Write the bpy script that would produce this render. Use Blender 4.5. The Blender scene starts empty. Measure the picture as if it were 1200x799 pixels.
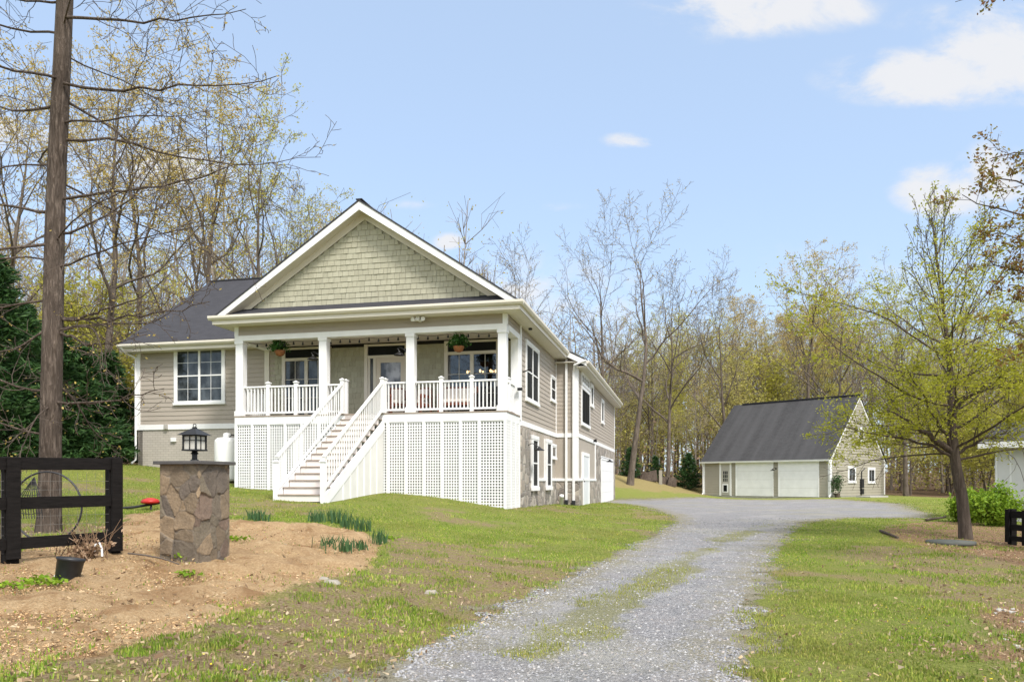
import bpy, math, random
import numpy as np
from mathutils import Vector, Matrix
R = math.radians
sc = bpy.context.scene
col = sc.collection
# ------------------------------------------------------------------ camera, sky, sun, exposure
F, HY, EYE = 880.0, 563.0, 1.5          # focal length and horizon row of the 1200 px photograph, eye height
cam_d = bpy.data.cameras.new('camera'); cam = bpy.data.objects.new('camera', cam_d); col.objects.link(cam)
cam.location = (0, 0, EYE); cam.rotation_euler = (R(90), 0, 0)
cam_d.sensor_width = 36; cam_d.lens = 36 * F / 1200; cam_d.shift_y = (HY - 399.5) / 1200
cam_d.clip_start = .1; cam_d.clip_end = 3000
sc.camera = cam
SUN_AZ, SUN_EL = R(149), R(50)
S = Vector((math.sin(SUN_AZ) * math.cos(SUN_EL), math.cos(SUN_AZ) * math.cos(SUN_EL), math.sin(SUN_EL)))
sun_d = bpy.data.lights.new('sun', 'SUN'); sun_d.energy = 2.2; sun_d.angle = R(13); sun_d.color = (1, .95, .88)
sun = bpy.data.objects.new('sun', sun_d); col.objects.link(sun); sun.rotation_euler = S.to_track_quat('Z', 'Y').to_euler()
sc.view_settings.view_transform = 'Standard'; sc.view_settings.look = 'None'
sc.view_settings.exposure = 1.06; sc.view_settings.gamma = 1
SKY_STRENGTH = .13

world = bpy.data.worlds.new('World'); sc.world = world; world.use_nodes = True
def build_world():
    nt = world.node_tree; N = nt.nodes; L = nt.links; N.clear()
    out = N.new('ShaderNodeOutputWorld'); bg = N.new('ShaderNodeBackground'); bg.inputs['Strength'].default_value = SKY_STRENGTH
    L.new(bg.outputs[0], out.inputs[0])
    sky = N.new('ShaderNodeTexSky'); sky.sky_type = 'NISHITA'; sky.sun_disc = False
    sky.sun_elevation = SUN_EL; sky.sun_rotation = SUN_AZ; sky.air_density = 1.0; sky.dust_density = 1.2; sky.ozone_density = 1.6
    def m(op, a, b=None, c=None, clamp=False):
        n = N.new('ShaderNodeMath'); n.operation = op; n.use_clamp = clamp
        for i, v in enumerate((a, b, c)):
            if v is None: continue
            if isinstance(v, (int, float)): n.inputs[i].default_value = v
            else: L.new(v, n.inputs[i])
        return n.outputs[0]
    tc = N.new('ShaderNodeTexCoord'); sp = N.new('ShaderNodeSeparateXYZ'); L.new(tc.outputs['Generated'], sp.inputs[0])
    yy = m('MAXIMUM', sp.outputs[1], .02)
    ax = m('DIVIDE', sp.outputs[0], yy); az = m('DIVIDE', sp.outputs[2], yy)          # bearings of a cloud, at infinity
    cb = N.new('ShaderNodeCombineXYZ'); L.new(ax, cb.inputs[0]); L.new(az, cb.inputs[1])
    mp = N.new('ShaderNodeMapping'); mp.inputs['Scale'].default_value = (1, 1.7, 1); L.new(cb.outputs[0], mp.inputs[0])
    def noise(scale, det, dist):
        n = N.new('ShaderNodeTexNoise'); n.inputs['Scale'].default_value = scale; n.inputs['Detail'].default_value = det
        n.inputs['Roughness'].default_value = .62; n.inputs['Distortion'].default_value = dist
        L.new(mp.outputs[0], n.inputs['Vector']); return n.outputs['Fac']
    n1 = noise(9, 8, .3); n2 = noise(3.2, 5, .4)
    total = None
    for px, py, rx, ry, k in ((895, 2, 150, 40, 1.), (860, 20, 80, 34, .6), (1095, 92, 135, 36, 1.), (1175, 62, 90, 62, 1.), (1100, 25, 70, 24, .42), (738, 165, 38, 11, .8), (527, 285, 24, 13, .8),
                              (1105, 222, 62, 34, 1.), (1170, 205, 60, 40, .9), (640, 345, 150, 60, .5), (30, 160, 90, 30, .7), (190, 200, 110, 36, .75), (480, 240, 40, 8, .25), (640, 243, 60, 8, .3), (820, 430, 200, 60, .5), (1000, 330, 200, 70, .3)):
        dx = m('DIVIDE', m('SUBTRACT', ax, (px - 600) / F), rx / F); dz = m('DIVIDE', m('SUBTRACT', az, (HY - py) / F), ry / F)
        r = m('SQRT', m('ADD', m('MULTIPLY', dx, dx), m('MULTIPLY', dz, dz)))
        v = m('MULTIPLY', m('SUBTRACT', 1.25, r, clamp=True), k)
        total = v if total is None else m('MAXIMUM', total, v)
    nn = m('ADD', m('MULTIPLY', m('SUBTRACT', n1, .5), 2.9), m('MULTIPLY', m('SUBTRACT', n2, .5), 1.6))
    c = m('ADD', total, m('MULTIPLY', nn, m('MINIMUM', m('MULTIPLY', total, 2.0), 1.)))
    mr = N.new('ShaderNodeMapRange'); mr.interpolation_type = 'SMOOTHSTEP'
    L.new(c, mr.inputs[0]); mr.inputs[1].default_value = .12; mr.inputs[2].default_value = .95
    front = m('GREATER_THAN', sp.outputs[1], .05)
    fac = m('MULTIPLY', m('MULTIPLY', mr.outputs[0], front), .9)
    # broken bright cloud added out of view, overhead and behind camera, for soft fill
    gen = N.new('ShaderNodeTexNoise'); gen.inputs['Scale'].default_value = 2.6; gen.inputs['Detail'].default_value = 6; L.new(tc.outputs['Generated'], gen.inputs['Vector'])
    def ss(v, a, b):
        q = N.new('ShaderNodeMapRange'); q.interpolation_type = 'SMOOTHSTEP'; L.new(v, q.inputs[0]); q.inputs[1].default_value = a; q.inputs[2].default_value = b; return q.outputs[0]
    over = m('MULTIPLY', m('MAXIMUM', ss(sp.outputs[2], .60, .78), m('MULTIPLY', ss(sp.outputs[1], .10, -.15), ss(sp.outputs[2], .12, .42))), ss(gen.outputs['Fac'], .30, .52))
    # thin even veil of high cloud: paler, calmer sky
    veil = N.new('ShaderNodeMixRGB'); veil.inputs[0].default_value = .6; L.new(sky.outputs[0], veil.inputs[1]); veil.inputs[2].default_value = (2.3, 2.9, 3.75, 1)
    mix = N.new('ShaderNodeMixRGB'); L.new(fac, mix.inputs[0]); L.new(veil.outputs[0], mix.inputs[1]); mix.inputs[2].default_value = (3.3, 3.3, 3.35, 1)
    mix2 = N.new('ShaderNodeMixRGB'); L.new(over, mix2.inputs[0]); L.new(mix.outputs[0], mix2.inputs[1]); mix2.inputs[2].default_value = (6.7, 6.75, 6.9, 1)
    L.new(mix2.outputs[0], bg.inputs[0])
build_world()

# ------------------------------------------------------------------ helpers
def px2w(px, py, d):                       # the point a pixel of the photograph shows at depth d
    return Vector(((px - 600) / F * d, d, EYE + (HY - py) / F * d))
def tag(o, label=None, cat=None, group=None, kind=None):
    if label: o['label'] = label
    if cat: o['category'] = cat
    if group: o['group'] = group
    if kind: o['kind'] = kind
    return o
def thing(name, label, cat, loc=(0, 0, 0), rz=0, group=None):
    o = bpy.data.objects.new(name, None); col.objects.link(o); o.location = loc; o.rotation_euler = (0, 0, rz)
    o.empty_display_size = .2
    return tag(o, label, cat, group)
def np_mesh(name, V, Fc, mats, parent=None, smooth=False, midx=None, loops=None):
    me = bpy.data.meshes.new(name)
    V = np.asarray(V, dtype=np.float32)
    if isinstance(Fc, np.ndarray):
        n, k = Fc.shape
        me.vertices.add(len(V)); me.vertices.foreach_set('co', V.ravel())
        me.loops.add(n * k); me.loops.foreach_set('vertex_index', Fc.astype(np.int32).ravel())
        me.polygons.add(n); me.polygons.foreach_set('loop_start', np.arange(0, n * k, k, dtype=np.int32))
        try: me.polygons.foreach_set('loop_total', np.full(n, k, dtype=np.int32))
        except Exception: pass
        me.update(calc_edges=True)
    else:
        me.from_pydata(V.tolist(), [], Fc); me.update()
    for m_ in (mats if isinstance(mats, (list, tuple)) else [mats]): me.materials.append(m_)
    if midx is not None: me.polygons.foreach_set('material_index', np.asarray(midx, dtype=np.int32))
    me.polygons.foreach_set('use_smooth', np.full(len(me.polygons), bool(smooth)))
    o = bpy.data.objects.new(name, me); col.objects.link(o)
    if parent: o.parent = parent
    return o
class MB:
    def __init__(s): s.v = []; s.f = []; s.m = []; s.cur = 0
    def poly(s, pts):
        b = len(s.v); s.v += [tuple(p) for p in pts]; s.f.append(tuple(range(b, b + len(pts)))); s.m.append(s.cur)
    def hexa(s, p):                       # eight corners: four of the bottom, four of the top
        b = len(s.v); s.v += [tuple(q) for q in p]
        for q in ((0, 3, 2, 1), (4, 5, 6, 7), (0, 1, 5, 4), (1, 2, 6, 5), (2, 3, 7, 6), (3, 0, 4, 7)):
            s.f.append(tuple(b + i for i in q)); s.m.append(s.cur)
    def box(s, x0, x1, y0, y1, z0, z1):
        x0, x1 = min(x0, x1), max(x0, x1); y0, y1 = min(y0, y1), max(y0, y1); z0, z1 = min(z0, z1), max(z0, z1)
        s.hexa([(x0, y0, z0), (x1, y0, z0), (x1, y1, z0), (x0, y1, z0), (x0, y0, z1), (x1, y0, z1), (x1, y1, z1), (x0, y1, z1)])
    def prism(s, prof, d):                # closed planar outline swept by the vector d
        d = Vector(d); a = [Vector(p) for p in prof]; b = [p + d for p in a]; n = len(a); k = len(s.v)
        s.v += [tuple(p) for p in a + b]; s.f.append(tuple(range(k, k + n))); s.f.append(tuple(range(k + 2 * n - 1, k + n - 1, -1))); s.m += [s.cur] * 2
        for i in range(n):
            j = (i + 1) % n; s.f.append((k + i, k + j, k + n + j, k + n + i)); s.m.append(s.cur)
    def bar(s, a, b, w, h, up=(0, 0, 1)): # rectangular bar from a to b
        a, b = Vector(a), Vector(b); t = (b - a).normalized(); up = Vector(up); sd = t.cross(up)
        if sd.length < 1e-4: sd = t.cross(Vector((1, 0, 0)))
        sd.normalize(); u = sd.cross(t).normalized(); q = []
        for p in (a, b):
            q.append([p - sd * w / 2 - u * h / 2, p + sd * w / 2 - u * h / 2, p + sd * w / 2 + u * h / 2, p - sd * w / 2 + u * h / 2])
        s.hexa(q[0] + q[1])
    def tube(s, pts, r, n=8, cap=True):
        pts = [Vector(p) for p in pts]; rr = r if isinstance(r, (list, tuple)) else [r] * len(pts); k = len(s.v)
        t0 = (pts[1] - pts[0]).normalized(); ref = Vector((0, 0, 1)) if abs(t0.z) < .9 else Vector((1, 0, 0)); sd = t0.cross(ref).normalized()
        for i, p in enumerate(pts):
            t = (pts[min(i + 1, len(pts) - 1)] - pts[max(i - 1, 0)]).normalized()
            sd = (sd - t * sd.dot(t)).normalized(); u = t.cross(sd)
            for j in range(n):
                a = 2 * math.pi * j / n; s.v.append(tuple(p + (sd * math.cos(a) + u * math.sin(a)) * rr[i]))
        for i in range(len(pts) - 1):
            for j in range(n):
                q = (j + 1) % n; s.f.append((k + i * n + j, k + i * n + q, k + (i + 1) * n + q, k + (i + 1) * n + j)); s.m.append(s.cur)
        if cap:
            s.f.append(tuple(k + j for j in range(n - 1, -1, -1))); e = k + (len(pts) - 1) * n; s.f.append(tuple(e + j for j in range(n))); s.m += [s.cur] * 2
    def lathe(s, prof, n=20, c=(0, 0, 0)):
        k = len(s.v)
        for r, z in prof:
            for j in range(n):
                a = 2 * math.pi * j / n; s.v.append((c[0] + r * math.cos(a), c[1] + r * math.sin(a), c[2] + z))
        for i in range(len(prof) - 1):
            for j in range(n):
                q = (j + 1) % n; s.f.append((k + i * n + j, k + i * n + q, k + (i + 1) * n + q, k + (i + 1) * n + j)); s.m.append(s.cur)
        s.f.append(tuple(k + j for j in range(n - 1, -1, -1))); e = k + (len(prof) - 1) * n; s.f.append(tuple(e + j for j in range(n))); s.m += [s.cur] * 2
    def build(s, name, mats, parent=None, smooth=False, bevel=0):
        o = np_mesh(name, np.array(s.v), s.f, mats, parent, smooth, s.m)
        if bevel:
            b = o.modifiers.new('bevel', 'BEVEL'); b.width = bevel; b.segments = 2; b.limit_method = 'ANGLE'
        return o
def copy_tree(o, parent=None):
    c = o.copy(); col.objects.link(c); c.parent = parent
    for ch in o.children: copy_tree(ch, c)
    return c
# numpy value noise
def _h(ix, iy, seed):
    n = (ix.astype(np.int64) * 374761393 + iy.astype(np.int64) * 668265263 + seed * 974711) & 0x7fffffff
    n = ((n ^ (n >> 13)) * 1274126177) & 0x7fffffff
    return ((n ^ (n >> 16)) & 0xffff) / 65535.0
def vnoise(x, y, seed=0):
    x = np.asarray(x, float); y = np.asarray(y, float); ix = np.floor(x); iy = np.floor(y); fx = x - ix; fy = y - iy
    fx = fx * fx * (3 - 2 * fx); fy = fy * fy * (3 - 2 * fy)
    a = _h(ix, iy, seed); b = _h(ix + 1, iy, seed); c = _h(ix, iy + 1, seed); d = _h(ix + 1, iy + 1, seed)
    return (a * (1 - fx) + b * fx) * (1 - fy) + (c * (1 - fx) + d * fx) * fy
def fbm(x, y, o=4, seed=0):
    t = 0; a = .5; s = 0
    for i in range(o): t = t + a * vnoise(x * 2 ** i, y * 2 ** i, seed + i); s += a; a *= .5
    return t / s

# ------------------------------------------------------------------ materials
class NB:
    def __init__(s, name):
        s.mat = bpy.data.materials.new(name); s.mat.use_nodes = True; s.nt = s.mat.node_tree; s.N = s.nt.nodes; s.L = s.nt.links; s.N.clear()
        s.out = s.N.new('ShaderNodeOutputMaterial'); s.b = s.N.new('ShaderNodeBsdfPrincipled'); s.L.new(s.b.outputs[0], s.out.inputs[0])
        s.tc = s.N.new('ShaderNodeTexCoord')
    def set(s, i, v):
        if isinstance(v, (int, float)): s.b.inputs[i].default_value = v
        elif isinstance(v, tuple): s.b.inputs[i].default_value = (*v, 1)
        else: s.L.new(v, s.b.inputs[i])
    def coord(s, scale=(1, 1, 1), which='Object', rot=(0, 0, 0)):
        m = s.N.new('ShaderNodeMapping'); m.inputs['Scale'].default_value = scale; m.inputs['Rotation'].default_value = rot
        s.L.new(s.tc.outputs[which], m.inputs[0]); return m.outputs[0]
    def noise(s, scale, det=4, vec=None, rough=.55, dist=0):
        n = s.N.new('ShaderNodeTexNoise'); n.inputs['Scale'].default_value = scale; n.inputs['Detail'].default_value = det
        n.inputs['Roughness'].default_value = rough; n.inputs['Distortion'].default_value = dist
        s.L.new(vec if vec is not None else s.tc.outputs['Object'], n.inputs['Vector']); return n.outputs['Fac']
    def vor(s, scale, feature='F1', vec=None, out='Distance', rnd=1):
        n = s.N.new('ShaderNodeTexVoronoi'); n.feature = feature; n.inputs['Scale'].default_value = scale; n.inputs['Randomness'].default_value = rnd
        s.L.new(vec if vec is not None else s.tc.outputs['Object'], n.inputs['Vector']); return n.outputs[out]
    def ramp(s, fac, stops, interp='LINEAR'):
        r = s.N.new('ShaderNodeValToRGB'); e = r.color_ramp.elements; r.color_ramp.interpolation = interp
        while len(e) < len(stops): e.new(.5)
        for k, (p, c) in enumerate(stops): e[k].position = p; e[k].color = (*c, 1) if isinstance(c, tuple) else (c, c, c, 1)
        s.L.new(fac, r.inputs[0]); return r.outputs[0]
    def math(s, op, a, b=0., clamp=False):
        n = s.N.new('ShaderNodeMath'); n.operation = op; n.use_clamp = clamp
        for i, v in enumerate((a, b)):
            if isinstance(v, (int, float)): n.inputs[i].default_value = v
            else: s.L.new(v, n.inputs[i])
        return n.outputs[0]
    def mix(s, fac, a, b, mode='MIX'):
        n = s.N.new('ShaderNodeMixRGB'); n.blend_type = mode
        for i, v in enumerate((fac, a, b)):
            if isinstance(v, (int, float)): n.inputs[i].default_value = v if i == 0 else (v, v, v, 1)
            elif isinstance(v, tuple): n.inputs[i].default_value = (*v, 1)
            else: s.L.new(v, n.inputs[i])
        return n.outputs[0]
    def attr(s, name):
        n = s.N.new('ShaderNodeAttribute'); n.attribute_name = name; return n
    def bump(s, h, strength=.5, dist=.02):
        n = s.N.new('ShaderNodeBump'); n.inputs['Strength'].default_value = strength; n.inputs['Distance'].default_value = dist
        s.L.new(h, n.inputs['Height']); s.L.new(n.outputs[0], s.b.inputs['Normal'])
    def rnd(s):
        return s.N.new('ShaderNodeNewGeometry').outputs['Random Per Island']
def plain(name, c, rough=.7, var=.12, scale=6, bump=0, bscale=60, metal=0, spec=.4, stretch=(1, 1, 1)):
    n = NB(name); v = n.noise(scale, 5, n.coord(stretch))
    lo = tuple(x * (1 - var) for x in c); hi = tuple(min(1, x * (1 + var)) for x in c)
    n.set('Base Color', n.ramp(v, ((.25, lo), (.75, hi)))); n.set('Roughness', rough); n.set('Metallic', metal); n.set('Specular IOR Level', spec)
    if bump: n.bump(n.noise(bscale, 4, n.coord(stretch)), bump, .01)
    return n.mat
MT = {}
MT['white'] = plain('white_paint', (.77, .77, .77), .55, .06, 2.2)
MT['trim'] = plain('cream_trim', (.64, .60, .52), .5, .05, 2)
MT['soffit'] = plain('cream_soffit', (.64, .60, .53), .7, .05, 2)
MT['siding'] = plain('taupe_siding', (.365, .32, .272), .75, .06, 1.6, .1, 40, stretch=(1, 1, 6))
MT['batten'] = plain('taupe_board', (.38, .335, .285), .75, .06, 2)
MT['gsiding'] = plain('garage_siding', (.335, .31, .25), .75, .06, 1.6)
MT['black'] = plain('black_metal', (.012, .012, .013), .45, .2, 8)
MT['plastic'] = plain('black_plastic', (.02, .021, .024), .45, .25, 12)
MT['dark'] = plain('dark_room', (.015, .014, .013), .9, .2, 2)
MT['ceiling'] = plain('porch_ceiling', (.60, .54, .46), .7, .05, 2)
MT['tread'] = plain('composite_tread', (.30, .245, .20), .75, .15, 5, stretch=(1, 8, 8))
MT['riser'] = plain('pinkish_riser', (.76, .70, .66), .6, .05, 4)
MT['redwood'] = plain('red_brown_wood', (.20, .06, .035), .5, .25, 8, stretch=(1, 6, 6))
MT['cushion'] = plain('pale_cushion', (.72, .66, .60), .9, .08, 10)
MT['tank'] = plain('white_tank', (.80, .80, .79), .35, .03, 2)
MT['terracotta'] = plain('coir_basket', (.25, .10, .035), .9, .3, 30, .4, 80)
MT['red'] = plain('red_plastic', (.45, .02, .012), .4, .15, 5)
MT['concrete'] = plain('concrete', (.38, .36, .33), .9, .15, 6, .2)
MT['tar'] = plain('damp_proofed_wall', (.045, .045, .045), .9, .2, 3)  # shade under the porch put into the wall's base colour
MT['slate'] = plain('slate_cap', (.075, .07, .068), .6, .3, 7, .3, 30)
MT['fence'] = plain('black_fence_wood', (.010, .0085, .008), .8, .5, 4, .5, 25, spec=.12, stretch=(2, 2, 14))
MT['wire'] = plain('galvanised_wire', (.17, .16, .145), .6, .2, 9)
MT['stake'] = plain('grey_stake', (.28, .255, .21), .9, .2, 10)
MT['fernleaf'] = None
def m_shingle_wall():
    n = NB('sage_shingle'); r = n.rnd(); g = n.noise(14, 4, n.coord((1, 1, .2)))
    c = n.ramp(r, ((0, (.325, .312, .232)), (.5, (.36, .347, .26)), (1, (.395, .382, .29))))
    n.set('Base Color', n.mix(.12, c, n.ramp(g, ((.3, (.2, .19, .14)), (.7, (.56, .54, .42)))))); n.set('Roughness', .85); n.bump(g, .15, .01); return n.mat
MT['shingle'] = m_shingle_wall()
def m_roof(name, dark, streak, rot):
    n = NB(name)
    b = n.N.new('ShaderNodeTexBrick'); b.inputs['Scale'].default_value = 1; b.inputs['Brick Width'].default_value = .28; b.inputs['Row Height'].default_value = .14
    b.inputs['Mortar Size'].default_value = .004; b.inputs['Bias'].default_value = 0
    b.inputs['Color1'].default_value = (*(x * .78 for x in dark), 1); b.inputs['Color2'].default_value = (*(x * 1.3 for x in dark), 1); b.inputs['Mortar'].default_value = (*(x * .4 for x in dark), 1)
    uv = n.attr('uvm').outputs['Vector']; n.L.new(uv, b.inputs['Vector'])
    sp = n.noise(90, 2, uv); big = n.noise(.8, 4, n.coord((1.6, .12, .12)))
    c = n.mix(.6, b.outputs['Color'], n.ramp(sp, ((.3, tuple(x * .4 for x in dark)), (.7, tuple(x * 1.8 for x in dark)))))
    c = n.mix(n.math('MULTIPLY', n.ramp(big, ((.4, 0.), (.75, 1.))), streak), c, tuple(x * 1.7 for x in dark))
    n.set('Base Color', c); n.set('Roughness', .9); n.set('Specular IOR Level', .2); n.bump(b.outputs['Fac'], -.4, .01); return n.mat
MT['roof'] = m_roof('charcoal_shingle', (.040, .040, .046), .15, 0)
MT['groof'] = m_roof('weathered_shingle', (.046, .0455, .047), .7, 0)
def m_block():
    n = NB('painted_block'); b = n.N.new('ShaderNodeTexBrick'); b.inputs['Scale'].default_value = 1; b.inputs['Brick Width'].default_value = .22; b.inputs['Row Height'].default_value = .085
    b.inputs['Mortar Size'].default_value = .007; b.inputs['Color1'].default_value = (.40, .365, .32, 1); b.inputs['Color2'].default_value = (.44, .40, .35, 1); b.inputs['Mortar'].default_value = (.30, .27, .235, 1)
    sp = n.N.new('ShaderNodeSeparateXYZ'); cb = n.N.new('ShaderNodeCombineXYZ'); n.L.new(n.tc.outputs['Object'], sp.inputs[0])
    n.L.new(n.math('ADD', sp.outputs[0], sp.outputs[1]), cb.inputs[0]); n.L.new(sp.outputs[2], cb.inputs[1]); n.L.new(cb.outputs[0], b.inputs['Vector'])
    n.set('Base Color', b.outputs['Color']); n.set('Roughness', .85); n.bump(b.outputs['Fac'], -.7, .012); return n.mat
MT['block'] = m_block()
def m_stone():
    n = NB('ledge_stone'); v = n.coord((1, 1, 1.15)); w = n.N.new('ShaderNodeVectorMath'); w.operation = 'ADD'
    nz = n.N.new('ShaderNodeTexNoise'); nz.inputs['Scale'].default_value = 3; n.L.new(v, nz.inputs['Vector'])
    n.L.new(v, w.inputs[0]); sc_ = n.N.new('ShaderNodeVectorMath'); sc_.operation = 'SCALE'; sc_.inputs['Scale'].default_value = .35; n.L.new(nz.outputs['Color'], sc_.inputs[0]); n.L.new(sc_.outputs[0], w.inputs[1])
    e = n.vor(3.2, 'DISTANCE_TO_EDGE', w.outputs[0]); cc = n.vor(3.2, 'F1', w.outputs[0], 'Color')
    hs = n.N.new('ShaderNodeSeparateColor'); n.L.new(cc, hs.inputs[0])
    c = n.ramp(hs.outputs[0], ((0, (.12, .108, .10)), (.35, (.27, .24, .21)), (.65, (.40, .34, .28)), (1, (.58, .53, .47))))
    c = n.mix(.35, c, n.ramp(n.noise(16, 5), ((.3, (.10, .085, .075)), (.7, (.36, .31, .26)))))
    n.set('Base Color', n.mix(n.ramp(e, ((.02, 1.), (.06, 0.))), c, (.30, .28, .25))); n.set('Roughness', .88)
    n.bump(n.math('ADD', n.ramp(e, ((0, 0.), (.09, 1.))), n.math('MULTIPLY', n.noise(20, 5), .5)), .8, .03); return n.mat
MT['stone'] = m_stone()
def m_flag():
    n = NB('flagstone'); a = n.attr('stone').outputs['Color']; g = n.noise(9, 6); g2 = n.noise(45, 4)
    c = n.mix(.5, a, n.mix(1, a, n.ramp(g, ((.3, .55), (.7, 1.35))), 'MULTIPLY')); c = n.mix(.35, c, n.mix(1, c, n.ramp(g2, ((.3, .5), (.7, 1.4))), 'MULTIPLY'))
    n.set('Base Color', c); n.set('Roughness', .8); n.bump(n.math('ADD', g2, g), .5, .012); return n.mat
MT['flag'] = m_flag()
def m_glass(name, base, rough=.02, curtain=0):
    n = NB(name); n.set('Base Color', base); n.set('Roughness', rough); n.set('Specular IOR Level', .5); n.set('IOR', 1.55)
    if 'screen' in name: n.set('Specular IOR Level', .12)
    if curtain: n.set('Base Color', n.ramp(n.noise(2.2, 5, n.coord((1, 1, .7))), ((.42, base), (.62, tuple(x * curtain for x in base)))))
    return n.mat
MT['glass'] = m_glass('window_glass', (.022, .025, .028), .02, 3.5)
MT['glass_dark'] = m_glass('dark_screen_glass', (.010, .011, .012), .45)
MT['glass_deco'] = m_glass('etched_glass', (.05, .05, .055), .1, 9)
def m_clear():
    n = NB('clear_glass'); t = n.N.new('ShaderNodeBsdfTransparent'); t.inputs[0].default_value = (.75, .78, .8, 1); g = n.N.new('ShaderNodeBsdfGlossy'); g.inputs['Roughness'].default_value = .02
    fr = n.N.new('ShaderNodeFresnel'); fr.inputs[0].default_value = 1.5; mx = n.N.new('ShaderNodeMixShader'); n.L.new(n.math('ADD', fr.outputs[0], .03), mx.inputs[0]); n.L.new(t.outputs[0], mx.inputs[1]); n.L.new(g.outputs[0], mx.inputs[2]); n.L.new(mx.outputs[0], n.out.inputs[0]); return n.mat
MT['clear'] = m_clear()
def m_emit(name, c, s):
    n = NB(name); n.set('Base Color', c); n.set('Emission Color', c); n.set('Emission Strength', s); return n.mat
MT['bulb'] = m_emit('lit_bulb', (1, .62, .28), 2.2)
MT['frosted'] = plain('frosted_lantern_glass', (.55, .53, .47), .25, .15, 4)
def m_bark(name, lo, hi, scale, bump=.8):
    n = NB(name); v = n.coord((1, 1, .16)); a = n.noise(scale, 7, v, .65, .6); b = n.noise(1.1, 3)
    c = n.ramp(a, ((.32, tuple(x * .55 for x in lo)), (.5, lo), (.72, hi))); c = n.mix(.25, c, n.ramp(b, ((.35, lo), (.65, hi))))
    n.set('Base Color', c); n.set('Roughness', .92); n.set('Specular IOR Level', .15); n.bump(a, bump, .03 if bump < 1 else .07); return n.mat
MT['bark'] = m_bark('grey_brown_bark', (.10, .08, .063), (.235, .19, .155), 9)
MT['bark_pale'] = m_bark('pale_grey_bark', (.19, .16, .13), (.40, .345, .29), 9)
MT['bark_near'] = m_bark('furrowed_bark', (.075, .057, .045), (.25, .20, .165), 26, 1.)
MT['bark_dark'] = m_bark('dark_bark', (.075, .057, .045), (.17, .135, .11), 18)
MT['twig'] = plain('twig_bark', (.12, .098, .08), .9, .3, 3)
MT['twig_pale'] = plain('pale_twig', (.26, .22, .18), .9, .3, 3)
MT['twig_dark'] = plain('dark_twig', (.085, .065, .052), .9, .3, 3)
def m_leaf(name, stops, trans=.35, clump=1.2):
    n = NB(name); r = n.rnd(); cl = n.noise(clump, 2)
    c = n.ramp(n.math('ADD', n.math('MULTIPLY', r, .6), n.math('MULTIPLY', cl, .4)), stops)
    n.set('Base Color', c); n.set('Roughness', .6); n.set('Specular IOR Level', .25)
    t = n.N.new('ShaderNodeBsdfTranslucent'); n.L.new(c, t.inputs[0]); mx = n.N.new('ShaderNodeMixShader'); mx.inputs[0].default_value = trans
    n.L.new(n.b.outputs[0], mx.inputs[1]); n.L.new(t.outputs[0], mx.inputs[2]); n.L.new(mx.outputs[0], n.out.inputs[0]); return n.mat
MT['leaf_tan'] = m_leaf('budding_tan_leaf', ((.1, (.30, .22, .06)), (.5, (.54, .41, .10)), (.9, (.60, .48, .19))), .5)
MT['leaf_yellow'] = m_leaf('spring_yellow_leaf', ((.1, (.28, .27, .045)), (.5, (.50, .48, .085)), (.9, (.58, .52, .16))), .5)
MT['leaf_lime'] = m_leaf('lime_leaf', ((.1, (.20, .21, .018)), (.5, (.40, .41, .035)), (.9, (.52, .50, .08))), .5)
MT['leaf_maple'] = m_leaf('maple_leaf', ((.15, (.18, .065, .03)), (.4, (.24, .15, .04)), (.8, (.25, .24, .045))))
MT['leaf_under'] = m_leaf('understory_leaf', ((.1, (.32, .28, .07)), (.5, (.48, .44, .13)), (.9, (.58, .50, .22))), .5)
MT['leaf_bush'] = m_leaf('bush_leaf', ((.1, (.10, .19, .014)), (.5, (.20, .32, .022)), (.9, (.32, .44, .04))))
MT['needle'] = m_leaf('dark_needle', ((.1, (.010, .034, .010)), (.5, (.028, .072, .018)), (.9, (.07, .14, .034))), .15)
MT['fernleaf'] = m_leaf('fern_leaf', ((.1, (.015, .05, .008)), (.5, (.03, .095, .014)), (.9, (.06, .14, .02))), .3)
MT['daff'] = m_leaf('daffodil_leaf', ((.1, (.035, .085, .035)), (.5, (.06, .13, .05)), (.9, (.10, .18, .06))), .25)
MT['dry'] = m_leaf('dry_stem', ((.1, (.16, .09, .05)), (.5, (.28, .18, .11)), (.9, (.42, .30, .2))), .2)
def attr_mat(name, a='tint', trans=.3, rough=.7):
    n = NB(name); c = n.attr(a).outputs['Color']; n.set('Base Color', c); n.set('Roughness', rough); n.set('Specular IOR Level', .2)
    if trans:
        t = n.N.new('ShaderNodeBsdfTranslucent'); n.L.new(c, t.inputs[0]); mx = n.N.new('ShaderNodeMixShader'); mx.inputs[0].default_value = trans
        n.L.new(n.b.outputs[0], mx.inputs[1]); n.L.new(t.outputs[0], mx.inputs[2]); n.L.new(mx.outputs[0], n.out.inputs[0])
    return n.mat
MT['blade'] = attr_mat('grass_blade'); MT['gravel_stone'] = attr_mat('gravel_stone', trans=0, rough=.85)

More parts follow.
